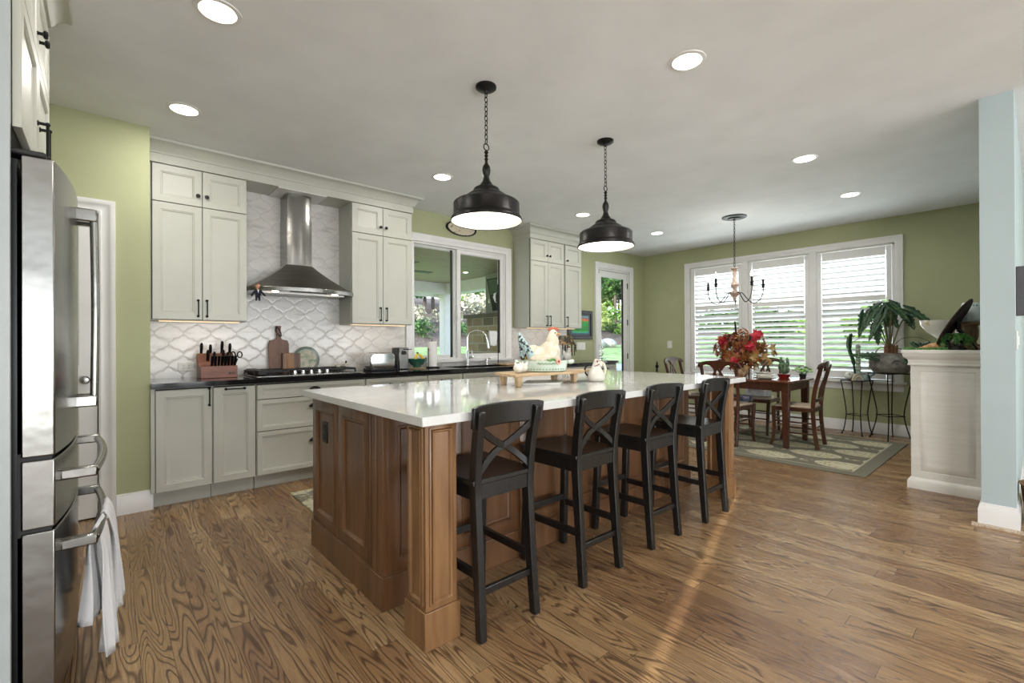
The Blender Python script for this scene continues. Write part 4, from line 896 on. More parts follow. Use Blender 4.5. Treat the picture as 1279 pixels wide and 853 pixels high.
for x0 in (.935, 3.545):
    y0 = 1.58; w = .145
    b = B().box(x0, x0+w, y0, y0+w, .14, .885)
    for o, u, n in (((x0, y0, .15), (1, 0, 0), (0, -1, 0)), ((x0, y0+w, .15), (0, -1, 0), (-1, 0, 0)), ((x0+w, y0, .15), (0, 1, 0), (1, 0, 0)), ((x0+w, y0+w, .15), (-1, 0, 0), (0, 1, 0))):
        for ins in (0, 1):
            r0 = .016 if not ins else .027
            b.panel(o, u, (0, 0, 1), n, w, .733, [(r0, -.001), (r0+.001, .005 if not ins else .010), (r0+.006, .007 if not ins else .009), (r0+.010, .004), (r0+.012, -.001)], cap=False)
    ps = part(b, 'corner_post', M['woodlt'], isl)
    part(B().box(x0-.010, x0+w+.012, y0-.010, y0+w+.012, 0, .150), 'post_plinth', M['woodlt'], ps, bev=.003)
part(B().box(.885, 3.76, 1.515, 2.925, .886, .9225), 'quartz_top', M['quartz'], isl, bev=.003, label='white quartz slab top')
t = thing('outlet_plate', 'black double outlet on the end panel of the brown island', 'outlet', (.94, 2.70, .66))
part(B().box(.938, .947, 2.655, 2.735, .635, .755), 'cover_plate', M['handle'], t, bev=.003)
b = B()
for z in (.672, .718): b.prism(rounded(.034, .036, .012), (.9385, 2.695, z-.018), (0, 1, 0), (0, 0, 1), (-.004, 0, 0))
part(b, 'sockets', M['dark'], t)

# things on the island
t = thing('serving_riser', 'long pale wooden footed riser holding the hen dish on the island', 'serving board', (2.24, 2.22, .9225))
part(B().prism([(1.87, 2.10), (2.45, 2.08), (2.56, 2.13), (2.70, 2.15), (2.72, 2.20), (2.57, 2.24), (2.50, 2.34), (2.40, 2.37), (1.92, 2.37)], (0, 0, .987), (1, 0, 0), (0, 1, 0), (0, 0, .018)), 'board', M['paleoak'], t, bev=.004)
for lx, ly in ((1.93, 2.14), (1.97, 2.33), (2.45, 2.14), (2.44, 2.32)): part(B().bar((lx, ly, .988), (lx, ly, .923), .042, .042, .030, .030), 'leg', M['paleoak'], t, bev=.004)
t = thing('magazine', 'thin pale bound book lying under the wooden riser on the island', 'book', (2.24, 2.2, .923))
part(B().prism([(2.02, 2.20), (2.22, 2.06), (2.42, 2.22), (2.22, 2.36)], (0, 0, .923), (1, 0, 0), (0, 1, 0), (0, 0, .012)), 'pages', M['paper'], t)
part(B().prism([(2.01, 2.20), (2.22, 2.05), (2.43, 2.22), (2.22, 2.37)], (0, 0, .935), (1, 0, 0), (0, 1, 0), (0, 0, .003)), 'cover', mat('magazine_cover_print', '#d8dcd4', .3, col2='#9fb2a3', scale=9, contrast=(.5, .65)), t)
# hen casserole
hx, hy, hz = 2.24, 2.22, 1.006
vd = Vector((rdir.x, rdir.y, 0)); dd = Vector((fdir.x, fdir.y, 0))
def HP(a, b_, c): return Vector((hx, hy, hz))+vd*a+dd*b_+Vector((0, 0, c))
t = thing('hen_casserole', 'ceramic dish with a large cream hen lid and painted mint green base', 'ceramic dish', (hx, hy, hz))
def elath(b, prof, a=1.0, e=.72, off=(0, 0)):
    vs = []; fs = []; n = 36
    for r, z in prof:
        for k in range(n): q = 2*pi*k/n; vs.append(HP(off[0]+r*cos(q), off[1]+r*e*sin(q), z))
    for i in range(len(prof)-1):
        for k in range(n): fs.append((i*n+k, i*n+(k+1) % n, (i+1)*n+(k+1) % n, (i+1)*n+k))
    fs += [tuple(range(n))[::-1], tuple((len(prof)-1)*n+k for k in range(n))]; return b.add(vs, fs)
part(elath(B(), [(.135, 0), (.148, .006), (.152, .03), (.156, .055), (.163, .068), (.163, .074), (.150, .074), (.145, .04), (0, .03)]), 'casserole_base', M['mint'], t)
for s in (-1, 1): part(B().ell(HP(s*.178, 0, .062), (.024, .024, .014)).ell(HP(s*.190, 0, .066), .014), 'handle', M['mint'], t)
b = B()
for i, q in enumerate((-1.9, -1.75, -1.6, -1.45, -1.3)):
    b.tube(smooth_path([HP(.160*cos(q), .160*.72*sin(q), .052), HP(.162*cos(q+.05), .162*.72*sin(q+.05), .060), HP(.162*cos(q+.1), .162*.72*sin(q+.1), .050), HP(.162*cos(q+.15), .162*.72*sin(q+.15), .056)], 3), .0016, 6)
for i in range(14): q = -2.5+i*.14; b.ell(HP(.153*cos(q), .153*.72*sin(q), .018), .004, 8, 6)
part(b, 'painted_script', M['leafm'], t)
b = B().ell(HP(.085, -.105, .07), (.022, .012, .022)); part(b, 'painted_flower', mat('flower_glaze', '#d8a48e', .3), t)
part(B().ell(HP(.085, -.114, .07), (.009, .009, .009)), 'flower_centre', M['red'], t)
part(B().tube(smooth_path([HP(.075, -.108, .072), HP(.05, -.112, .082), HP(.03, -.115, .074), HP(.01, -.11, .084)]), [.005]*4+[.008]*6+[.006]*6+[.003]*3, 8), 'painted_leaf', M['leafm'], t)
hen = part(B().ell(HP(0, 0, .085), (.125, .100, .050)).ell(HP(.035, 0, .12), (.082, .075, .085)).ell(HP(.055, 0, .19), (.048, .045, .075)).ell(HP(.060, 0, .250), (.032, .030, .036)).ell(HP(-.075, 0, .12), (.060, .035, .060)).ell(HP(-.03, 0, .11), (.08, .075, .06)), 'hen_body', M['cream'], t, remesh=.006)
b = B()
for i in range(8): b.ell(HP(-.160+.012*i, -.03-.004*i, .215-.018*i), (.022, .020, .034), 12, 8)
for i in range(5): b.ell(HP(-.165+.004*i, 0, .225-.032*i), (.016, .014, .026), 12, 8)
b.ell(HP(-.165, 0, .245), (.018, .014, .020)); part(b, 'tail_feathers', mat('speckled_tail_glaze', '#9fb9bd', .3, col2='#2c2420', scale=55, contrast=(.5, .56)), t, remesh=.005)
b = B()
for i in range(4): b.ell(HP(.035+.018*i, 0, .283+(.006 if i in (1, 2) else 0)), (.013, .007, .014), 10, 8)
b.ell(HP(.082, -.012, .238), (.011, .008, .022)); part(b, 'comb', M['orange'], t, remesh=.004)
part(B().lathe([(.009, 0), (.001, .022)], HP(.088, 0, .252), 10, vd), 'beak', mat('beak_glaze', '#c7934a', .4), t)
part(B().ell(HP(.072, -.028, .258), .0045), 'eye', M['dark'], t)
t = thing('salt_shakers', 'pair of joined small white rounded bird shaped shakers on the riser', 'shaker', (1.99, 2.28, 1.006))
o = t; sx_, sy_ = 1.985, 2.20
b = B().ell((sx_, sy_, 1.036), (.036, .032, .030)).ell((sx_-.022, sy_+.006, 1.062), (.008, .008, .014)).ell((sx_+.026, sy_-.01, 1.064), (.009, .009, .016)); part(b, 'shaker_body', M['white'], t, remesh=.004)
t['label'] = 'white bird shaped ceramic shaker on the riser, the nearer one of two'; t.name = 'salt_shaker'; t['group'] = 'white bird shakers'
t2 = copy_tree(t); t2.location = Vector(t.location)+Vector((.075, .01, 0)); t2.rotation_euler = (0, 0, .5); t2['label'] = 'white bird shaped ceramic shaker half hidden behind the other'
t2.location = (2.062+.0, 2.225+.07, 1.006)
t2.rotation_euler = (0, 0, 0); t2.location = Vector(t.location)+Vector((.072, .035, 0))
solo(B().box(2.13, 2.165, 2.32, 2.35, 1.006, 1.04), 'spice_tin', M['red'], 'tiny red tin behind the shakers beside the hen dish', 'tin', bev=.003)
px, py = 2.62, 2.08
t = thing('bird_pitcher', 'white ceramic pitcher shaped like a bird with a red marked head', 'pitcher', (px, py, .9225))
def PQ(a, b_, c): return Vector((px, py, .923))+vd*a+dd*b_+Vector((0, 0, c))
bd = part(B().lathe([(0, 0), (.048, .0), (.060, .012), (.064, .03), (.056, .06), (.040, .088), (.028, .11), (.022, .13), (0, .135)], (px, py, .923), 32).ell(PQ(.004, 0, .138), (.024, .022, .022)).ell(PQ(.03, 0, .118), (.022, .014, .016)), 'pitcher_body', M['white'], t, remesh=.005)
part(B().tube(smooth_path([PQ(-.045, 0, .12), PQ(-.075, 0, .10), PQ(-.078, 0, .065), PQ(-.05, 0, .03)]), .006, 8), 'pitcher_handle', M['iron'], t)
part(B().tube(smooth_path([PQ(.03, 0, .14), PQ(.055, 0, .12), PQ(.065, 0, .08), PQ(.052, 0, .045)]), [.010]*19, 8), 'wing_rib', M['cream'], t)
part(B().ell(PQ(.006, -.023, .142), (.007, .004, .010)), 'red_mark', M['red'], t)
part(B().tube([PQ(-.018, -.028, .108), PQ(0, -.030, .113), PQ(.020, -.022, .124)], .003, 6), 'painted_band', M['walnut'], t)
# second rooster by the lamp
t = thing('rooster_figurine', 'small white rooster figurine with a red comb in front of the accent lamp', 'figurine', (4.95, 4.44, CZ))
part(B().ell((4.95, 4.44, CZ+.07), (.07, .045, .065)).ell((4.98, 4.44, CZ+.13), (.035, .03, .06)).ell((4.985, 4.44, CZ+.185), .028).ell((4.88, 4.44, CZ+.12), (.03, .02, .05)).ell((4.95, 4.44, CZ+.01), (.05, .04, .015)), 'rooster_body', M['white'], t, remesh=.006)
part(B().ell((4.98, 4.435, CZ+.218), (.026, .008, .016)).ell((5.005, 4.42, CZ+.165), (.008, .008, .018)), 'comb', M['red'], t, remesh=.004)

# ------------------------------------------------------------------ bar stools
def bar_stool():
    t = thing('bar_stool', '', 'bar stool', (0, 0, 0), 0, 'black bar stools along the island')
    m = M['stool']
    for s in (-1, 1):
        part(B().rbar(smooth_path([(s*.150, -.205, 0), (s*.146, -.185, .25), (s*.145, -.168, .50), (s*.147, -.166, .62), (s*.152, -.185, .78), (s*.158, -.215, .925)], 4), .034, .046, (1, 0, 0), hs=[.036+.010*sin(pi*min(1, i/20)) for i in range(21)]), 'leg', m, t, world=False, bev=.004)
        part(B().rbar([(s*.158, .205, 0), (s*.150, .175, .60)], .036, .040, (1, 0, 0)), 'leg', m, t, world=False, bev=.004)
        part(B().cyl((s*.150, -.205, -.0005), (s*.150, -.205, .006), .017, n=12).cyl((s*.158, .205, -.0005), (s*.158, .205, .006), .017, n=12), 'foot_pads', M['dark'], t, world=False)
        part(B().bar((s*.149, -.175, .255), (s*.153, .188, .255), .022, .034, side=(1, 0, 0)), 'side_stretcher', m, t, world=False, bev=.003)
        part(B().bar((s*.148, -.165, .585), (s*.150, .172, .585), .022, .062, side=(1, 0, 0)), 'apron', m, t, world=False, bev=.002)
        part(B().bar((-.149, s*.170, .588), (.149, s*.170, .588), .022, .060, side=(0, 1, 0)), 'apron', m, t, world=False, bev=.002)
    part(B().bar((-.15, -.186, .185), (.15, -.186, .185), .020, .030, side=(0, 1, 0)), 'rear_stretcher', m, t, world=False, bev=.003)
    part(B().bar((-.155, .188, .285), (.155, .188, .285), .020, .034, side=(0, 1, 0)), 'front_stretcher', m, t, world=False, bev=.003)
    # seat board, wider at the front, slightly dished
    n = 10; vs = []; fs = []
    for lay in (0, 1):
        for j in range(n+1):
            for i in range(n+1):
                u, v = i/n*2-1, j/n; hw = .172+.018*v
                z = (.640-.010*(1-u*u)*(1-(v*2-1)**2)) if lay else .618
                vs.append((u*hw, -.185+v*.395+.008*(1-u*u)*(v > .9), z))
    q = (n+1)**2
    for j in range(n):
        for i in range(n):
            a = j*(n+1)+i; fs.append((q+a, q+a+1, q+a+n+2, q+a+n+1)); fs.append((a, a+n+1, a+n+2, a+1))
    ed = [i for i in range(n)]+[n+j*(n+1) for j in range(n)]+[n*(n+1)+i for i in range(n, 0, -1)]+[j*(n+1) for j in range(n, 0, -1)]
    for a, c in zip(ed, ed[1:]+ed[:1]): fs.append((a, c, c+q, a+q))
    part(B().add(vs, fs), 'seat', m, t, world=False, bev=.004)
    # bowed top rail in front of the posts
    pts = [(u*.192, -.168-.028*u*u*1.0-.012*(1-0), .890) for u in [k/8-1 for k in range(17)]]
    vs = []; fs = []
    for u in [k/8-1 for k in range(17)]:
        y = -.158-.036*u*u; e = .006*(abs(u) > .93)
        for yy, z in ((y-.022, .850+e), (y, .850+e), (y-.010, .945-e), (y-.032, .945-e)): vs.append((u*.195, yy, z+.004*(1-u*u)))
    for k in range(16):
        for c in range(4): fs.append((4*k+c, 4*k+(c+1) % 4, 4*k+4+(c+1) % 4, 4*k+4+c))
    fs += [(0, 1, 2, 3), (67, 66, 65, 64)]
    part(B().add(vs, fs), 'top_rail', m, t, world=False, bev=.006, seg=3)
    for s in (-1, 1):
        part(B().rbar(smooth_path([(s*.142, -.175, .660), (s*.05, -.165, .735), (-s*.05, -.175, .785), (-s*.148, -.195, .852)], 4), .014, .030, (0, 1, 0)), 'cross_slat', m, t, world=False, bev=.003)
    return t
st = bar_stool()
for i, (x, y, rz, lb) in enumerate(((1.283, 1.69, 0, 'black cross-back bar stool beside the island post, nearest the camera'), (1.908, 1.69, .005, 'second black cross-back bar stool counting from the near island post'),
                                (2.53, 1.695, -.01, 'third black cross-back bar stool, grain showing through worn black on its leg'), (3.145, 1.675, 0, 'black cross-back bar stool next to the far island post and dining table'))):
    t = st if i == 0 else copy_tree(st)
    t.location = (x, y, 0); t.rotation_euler = (0, 0, rz); t['label'] = lb

# ------------------------------------------------------------------ refrigerator and its surround
FY0, FY1, FYC = 2.077, 2.988, 2.532
def fx(y): return -.122+.038*(1-((y-FYC)/.4555)**2)
fr = thing('refrigerator', 'stainless steel french door refrigerator with two drawers and bar handles', 'refrigerator', (-.5, FYC, 0))
part(B().box(-.90, -.205, FY0+.005, FY1-.005, .02, 1.775), 'fridge_body', M['darksteel'], fr)
part(B().box(-.80, -.21, FY0+.02, FY1-.02, 0, .02), 'feet', M['dark'], fr)
def fdoor(y0, y1, z0, z1, name):
    n = 10; poly = [(-.197, y0)]+[(fx(y0+(y1-y0)*i/n), y0+(y1-y0)*i/n) for i in range(n+1)]+[(-.197, y1)]
    return part(B().prism(poly, (0, 0, z0), (1, 0, 0), (0, 1, 0), (0, 0, z1-z0)), name, M['steel'], fr, bev=.004, sharp=30, seg=3)
d1 = fdoor(FY0, FYC-.002, .848, 1.79, 'fridge_door'); d2 = fdoor(FYC+.002, FY1, .848, 1.79, 'fridge_door')
g1 = fdoor(FY0, FY1, .622, .836, 'drawer'); g2 = fdoor(FY0, FY1, .07, .610, 'drawer')
part(B().box(-.21, -.13, FY0+.01, FY1-.01, .60, .86), 'gasket', M['dark'], fr)
part(B().box(-.26, -.14, FY0-.004, FY0+.07, 1.79, 1.808), 'hinge_cover', M['dark'], fr, bev=.006)
part(B().box(-.26, -.14, FY1-.07, FY1+.004, 1.79, 1.808), 'hinge_cover', M['dark'], fr, bev=.006)
for d, y in ((d1, FYC-.05), (d2, FYC+.05)):
    b = B().tube(smooth_path([(-.034, y, .975), (-.030, y, 1.34), (-.034, y, 1.70)], 6), .013, 14)
    part(b.box(-.095, -.024, y-.016, y+.016, 1.685, 1.735).box(-.095, -.024, y-.016, y+.016, .955, 1.0), 'door_handle', M['steel'], d, bev=.005)
for d, z in ((g1, .765), (g2, .53)):
    ya, yb = FY0+.09, FY1-.09
    pts = [(-.030+.022*(1-((y-FYC)/.37)**2), y, z) for y in [ya+(yb-ya)*i/12 for i in range(13)]]
    b = B().tube(pts, .0135, 14)
    for y in (ya, yb): b.box(-.115, -.020, y-.017, y+.017, z-.018, z+.018)
    part(b, 'drawer_handle', M['steel'], d, bev=.006)
# side panel and cabinet over the refrigerator
su = thing('fridge_surround', 'blue grey tall side panel beside the refrigerator, at the picture edge', 'cabinet panel', (-.56, 2.04, 0))
part(B().box(-.949, -.214, 2.022, 2.046, 0, 2.638), 'side_panel', mat('blue_grey_panel_paint', '#b0b7b8', .4), su)
part(B().box(-.949, -.214, 3.012, 3.036, 0, 2.638), 'side_panel', M['cab'], su)
t = thing('wall_cabinet', 'white cabinet above the refrigerator with knobs and black bar pulls', 'cabinet', (-.56, 2.53, 1.87))
part(B().box(-.949, -.2145, 2.048, 3.010, 1.872, 2.70), 'cabinet_body', M['cab'], t)
for y0, y1, s in ((2.062, 2.530, 1), (2.534, 3.000, -1)):
    hy_ = y1-.035 if s == 1 else y0+.035
    d = part(B().panel((-.212, y0, 1.868), (0, 1, 0), (0, 0, 1), (1, 0, 0), y1-y0, .43, DOOR), 'cabinet_door', M['cab'], t); pull(d, (-.192, hy_, 1.975), (1, 0, 0), (0, 0, 1))
    d = part(B().panel((-.212, y0, 2.302), (0, 1, 0), (0, 0, 1), (1, 0, 0), y1-y0, .33, DOOR), 'cabinet_door', M['cab'], t); knob(d, (-.192, hy_, 2.38), (1, 0, 0))
b = B().box(-.949, -.20, 2.022, 3.036, 2.64, 2.779); b.sweep([(-.20, 2.0, 2.681), (-.20, 3.036, 2.681), (-.949, 3.036, 2.681)], CR, (0, 0, 1)); struct(b, 'trim_6', M['cab'])
o = part(cloth(B(), (-.006, 2.42, .551), (.004, 2.62, .551), .13, .24, .026, amp=.024, seed=1), 'dish_towel', M['towel'], solid=.005, world=False)
tag(o, 'white dish towel over the lower drawer handle, the one nearer the far end', 'towel', 'white towels on the refrigerator handle')
o = part(cloth(B(), (-.028, 2.23, .551), (-.008, 2.38, .551), .07, .20, .024, amp=.020, seed=4), 'dish_towel', M['towel'], solid=.005, world=False)
tag(o, 'white dish towel hanging lowest over the lower refrigerator drawer handle', 'towel', 'white towels on the refrigerator handle')

# ------------------------------------------------------------------ dining end
t = solo(B().box(5.0, 6.97, 1.01, 4.05, .0005, .010), 'area_rug', M['rug'], 'grey green area rug with cream oval medallions under the dining table', 'rug', loc=(5.985, 2.53, 0), bev=.003)
small = mat('runner_border', '#6b685a', .95)
t = solo(B().box(1.105, 2.6, 3.36, 3.95, .0005, .009), 'kitchen_runner', M['rug'], 'small patterned grey rug on the floor behind the island', 'rug', loc=(1.85, 4.95-1.5+.0, 0))
TZ = .762
t = thing('dining_table', 'dark cherry wood dining table with square tapered legs', 'table', (6.0, 2.52, 0))
part(B().box(5.615, 6.40, 1.79, 3.22, TZ-.024, TZ), 'table_top', M['tabletop'], t, bev=.005)
part(B().box(5.66, 6.355, 1.835, 3.175, TZ-.115, TZ-.024), 'apron', M['cherry'], t)
for x in (5.69, 6.325):
    for y in (1.865, 3.145): part(B().bar((x, y, TZ-.03), (x, y, TZ-.14), .072, .072).bar((x, y, TZ-.14), (x, y, .0105), .072, .072, .050, .050), 'leg', M['cherry'], t, bev=.003)
def dining_chair():
    t = thing('dining_chair', '', 'chair', (0, 0, 0), 0, 'dark cherry dining chairs'); m = M['cherry']
    for s in (-1, 1):
        part(B().rbar(smooth_path([(s*.185, -.235, 0), (s*.185, -.205, .22), (s*.188, -.195, .44), (s*.195, -.215, .65), (s*.200, -.265, .86), (s*.20, -.285, .93)], 4), .026, .040, (1, 0, 0)), 'leg', m, t, world=False, bev=.005)
        part(B().rbar(smooth_path([(s*.205, .225, 0), (s*.198, .205, .06), (s*.196, .19, .18), (s*.205, .19, .36), (s*.21, .19, .455)], 4), .036, .036, (1, 0, 0), ws=[.026+.014*min(1, i/14) for i in range(17)], hs=[.026+.014*min(1, i/14) for i in range(17)]), 'leg', m, t, world=False, bev=.006)
        for z, r in ((.16, .009), (.28, .009)): part(B().cyl((s*.186, -.20, z), (s*.198, .19, z), r), 'stretcher', m, t, world=False)
    for z in (.20, .30): part(B().cyl((-.20, .19, z), (.20, .19, z), .009), 'stretcher', m, t, world=False)
    part(B().cyl((-.186, -.20, .22), (.186, -.20, .22), .009), 'stretcher', m, t, world=False)
    part(B().box(-.205, .205, .175, .215, .405, .450).box(-.20, .20, -.215, -.18, .405, .45).box(-.215, -.185, -.2, .19, .405, .45).box(.185, .215, -.2, .19, .405, .45), 'seat_frame', m, t, world=False, bev=.006)
    n = 8; vs = []; fs = []
    for j in range(n+1):
        for i in range(n+1): u, v = i/n*2-1, j/n*2-1; vs.append((u*(.198+.014*v), v*.192, .452+.018*(1-u*u)*(1-v*v)**.5))
    for j in range(n):
        for i in range(n): a = j*(n+1)+i; fs.append((a, a+1, a+n+2, a+n+1))
    part(B().add(vs, fs), 'rush_seat', M['rush'], t, world=False, solid=.02)
    # scrolled top rail with two arched cut-outs, bowed backwards
    top = [(-.245, .885), (-.252, .905), (-.235, .935), (-.16, .958), (-.08, .970), (0, .975), (.08, .970), (.16, .958), (.235, .935), (.252, .905), (.245, .885), (.215, .885)]
    bot = [(.195, .900), (.16, .918), (.12, .922), (.085, .910), (.060, .885), (.045, .860), (-.045, .860), (-.060, .885), (-.085, .910), (-.12, .922), (-.16, .918), (-.195, .900), (-.215, .885)]
    poly = top+bot; b = B(); L = len(poly)
    def yy(x, z): return -.30+.035*(1-(x/.25)**2)*0+.030*(1-(x/.25)**2)*-1+.03
    vs = [(x, yy(x, z)-(z-.9)*.25-.0, z) for x, z in poly]+[(x, yy(x, z)-(z-.9)*.25+.024, z) for x, z in poly]
    # triangulate through a centre spine so the board can bow
    bm = bmesh.new(); f1 = [bm.verts.new(v) for v in vs[:L]]; bm.faces.new(f1); bmesh.ops.triangulate(bm, faces=bm.faces[:]); bm.verts.index_update()
    tri = [tuple(v.index for v in f.verts) for f in bm.faces]; bm.free()
    fs = [q for q in tri]+[tuple(i+L for i in q[::-1]) for q in tri]+[(i, (i+1) % L, (i+1) % L+L, i+L) for i in range(L)]
    part(b.add(vs, fs), 'top_rail', m, t, world=False, sharp=50)
    for s in (-1, 1):
        part(B().rbar(smooth_path([(s*.012, -.300, .875), (s*.055, -.275, .78), (s*.075, -.245, .68), (s*.050, -.225, .60), (s*.020, -.215, .545)], 5), .012, .028, (0, 1, 0)), 'splat', m, t, world=False, bev=.003)
        part(B().rbar(smooth_path([(s*.040, -.300, .875), (s*.012, -.27, .77), (-s*.012, -.245, .68), (-s*.020, -.225, .60), (s*.0, -.215, .545)], 5), .010, .018, (0, 1, 0)), 'splat', m, t, world=False, bev=.003)
    part(B().rbar(smooth_path([(-.190, -.205, .535), (0, -.220, .535), (.190, -.205, .535)], 4), .022, .036, (0, 1, 0)), 'lower_rail', m, t, world=False, bev=.004)
    return t
ch = dining_chair()
CH = [(6.02, 1.855, rad(4), 'dark cherry chair on the side of the table nearest the plant stands'),
      (5.60, 2.455, rad(-90), 'dark cherry chair with its back towards the island, blue box and bag beyond it'),
      (6.50, 2.475, rad(90), 'dark cherry chair with its back against the shuttered window'),
      (6.26, 3.28, rad(180), 'dark cherry chair catching bright glare at the garden door end of the table')]
for i, (x, y, rz, lb) in enumerate(CH):
    t = ch if i == 0 else copy_tree(ch)
    t.location = (x, y, .0105); t.rotation_euler = (0, 0, rz); t['label'] = lb
# things on and by the table
def leaf_cloud(n, R, c, size, rnd, sq=(1, 1, 1), lobes=5):
    b = B(); c = Vector(c)
    for _ in range(n):
        d = Vector((rnd.gauss(0, 1), rnd.gauss(0, 1), rnd.gauss(0, 1))).normalized(); p = c+Vector((d.x*sq[0], d.y*sq[1], d.z*sq[2]))*R*(.55+.5*rnd.random())
        nrm = (d+Vector((rnd.uniform(-1, 1), rnd.uniform(-1, 1), rnd.uniform(-1, 1)))*.9).normalized(); u = nrm.orthogonal().normalized(); u.rotate(Matrix.Rotation(rnd.random()*6.28, 3, nrm)); v = nrm.cross(u)
        s = size*(.6+.7*rnd.random()); vs = [p]; m = lobes*2
        for k in range(m):
            a = 2*pi*k/m; r = s*(1 if k % 2 == 0 else .48)*(1.15 if k == 0 else 1); vs.append(p+u*r*cos(a)+v*r*sin(a)+nrm*(s*.18*rnd.uniform(-1, 1)))
        b.add(vs, [(0, 1+k, 1+(k+1) % m) for k in range(m)])
    return b
rnd = random.Random(5)
cx, cy, cz = 5.98, 2.47, 1.11
t = thing('autumn_arrangement', 'big autumn leaf arrangement in red, rust and tan on the dining table', 'flower arrangement', (cx, cy, TZ))
part(B().lathe([(.055, 0), (.065, .01), (.085, .06), (.08, .10), (.062, .13), (.075, .145), (.065, .15), (0, .14)], (cx, cy, TZ), 28), 'vase', mat('tan_crackle_vase', '#a5764a', .4, col2='#c9b79a', scale=16, contrast=(.4, .6)), t)
b = B()
for i in range(16):
    a = i*2.4; e = Vector((cx, cy, cz))+Vector((cos(a)*.18, sin(a)*.22, .04+.16*rnd.random())); b.tube(smooth_path([(cx, cy, TZ+.12), (cx+.05*cos(a), cy+.05*sin(a), TZ+.24), e], 4), .003, 6)
part(b, 'stems', M['walnut'], t)
part(leaf_cloud(240, .27, (cx, cy, cz), .055, rnd, (1, 1.12, .88)), 'rust_leaves', M['autumn_brown'], t, kind='stuff', flat=True)
part(leaf_cloud(90, .27, (cx+.03, cy-.06, cz-.05), .05, rnd, (1, 1.15, .8)), 'tan_leaves', M['autumn_tan'], t, kind='stuff', flat=True)
part(leaf_cloud(80, .25, (cx, cy+.04, cz-.03), .045, rnd, (1, 1.1, .85)), 'wine_leaves', M['autumn_wine'], t, kind='stuff', flat=True)
b = leaf_cloud(16, .05, (cx-.15, cy-.26, cz+.16), .055, rnd)
for q in ((cx-.25, cy-.02, cz-.16), (cx-.24, cy+.12, cz+.08), (cx-.22, cy-.20, cz+.03)):
    n_ = len(leaf_cloud(1, .01, q, .04, rnd).v); bb = leaf_cloud(14, .045, q, .05, rnd); b.add(bb.v, bb.f)
part(b, 'red_leaves', M['autumn_red'], t, kind='stuff', flat=True)
b = B()
for p0, p1 in (((cx-.1, cy-.0, cz+.05), (cx-.14, cy+.01, cz+.34)), ((cx-.2, cy-.14, cz-.03), (cx-.24, cy-.22, cz+.16))): b.tube([p0, p1], [.012, .010], 10)
part(b, 'cattail_heads', mat('cattail_brown', '#2c1a12', .9, bump=.4), t)
plates = [(5.80, 2.12, 'white dinner plate nearest the bare end of the dining table'), (5.74, 2.72, 'white dinner plate at the setting beside the island chair'), (6.26, 2.30, 'white dinner plate at the window side of the table')]
pt = None
for i, (x, y, lb) in enumerate(plates):
    if pt is None:
        pt = t = thing('dinner_plate', lb, 'plate', (x, y, TZ), 0, 'white plates on the dining table')
        part(B().lathe([(.07, 0), (.085, .004), (.13, .016), (.134, .020), (.126, .019), (.08, .008), (0, .007)], (x, y, TZ+.004), 36), 'plate_body', M['white'], t)
        part(B().lathe([(.05, 0), (.075, .004), (.095, .03), (.098, .034), (.092, .034), (.07, .008), (0, .006)], (x, y, TZ+.016), 36), 'stacked_bowl', M['white'], t)
    else: t = copy_tree(pt); t.location = (x, y, TZ); t['label'] = lb
solo(B().box(5.64, 5.95, 2.52, 2.92, TZ, TZ+.004), 'place_mat', M['autumn_tan'], 'tan place mat under a plate on the dining table', 'place mat')
solo(B().prism([(-.06, 0), (.06, 0), (.05, .012), (-.05, .012)], (5.69, 2.66, TZ+.0045), (0, 1, 0), (0, 0, 1), (-.05, 0, 0)), 'folded_napkin', M['red'], 'folded red napkin at the island side of the dining table', 'napkin')
t = thing('potted_cactus', 'bushy blue green potted cactus in a red dish on the dining table', 'plant', (6.22, 1.98, TZ))
x, y = 6.16, 2.04
part(B().lathe([(.05, 0), (.06, .015), (.075, .045), (.068, .045), (0, .035)], (x, y, TZ), 10), 'red_dish', M['red'], t)
b = B(); r2 = random.Random(2)
for i in range(17): a = i*2.4; rr = .012*math.sqrt(i)*1.0; b.ell((x+rr*cos(a), y+rr*sin(a), TZ+.10+.008*(i % 5)), (.018, .018, .070-.002*i), 10, 8)
for i in range(12): a = i*2.4; b.ell((x+.045*cos(a), y+.045*sin(a), TZ+.13+.03*(i % 3)), (.016, .016, .022), 8, 6)
b.ell((x-.03, y+.02, TZ+.225), (.016, .016, .03)).ell((x+.02, y-.03, TZ+.215), (.016, .016, .03)); part(b, 'cactus_stems', M['cactus'], t)
t = thing('potted_seedling', 'small bright green leafy plant in a dark pot beside the cactus', 'plant', (6.30, 1.93, TZ))
x, y = 6.30, 1.88
part(B().lathe([(.03, 0), (.04, .04), (.044, .045), (.036, .045), (0, .038)], (x, y, TZ), 20), 'dark_pot', M['dark'], t)
b = B(); s_ = B()
for i in range(14):
    a = i*2.4; L = .05+.05*((i*37 % 10)/10); e = Vector((x+L*cos(a)*1.2, y+L*sin(a)*1.2, TZ+.08+.05*((i*53 % 10)/10))); s_.tube([(x, y, TZ+.035), e], .0025, 6)
    nrm = Vector((cos(a)*.5, sin(a)*.5, 1)).normalized(); u = nrm.orthogonal().normalized(); v = nrm.cross(u); b.add([e]+[e+(u*cos(k*pi/5)+v*sin(k*pi/5))*.026 for k in range(10)], [(0, 1+k, 1+(k+1) % 10) for k in range(10)])
part(s_, 'stems', M['leafm'], t); part(b, 'leaves', mat('bright_leaf', '#6fa544', .5, col2='#8cc45a', scale=10), t, solid=.0015)
t = thing('shopping_bag', 'crumpled silver white bag sitting on the chair seat behind the table', 'bag', (6.45, 2.48, .47))
n = 12; vs = []; fs = []
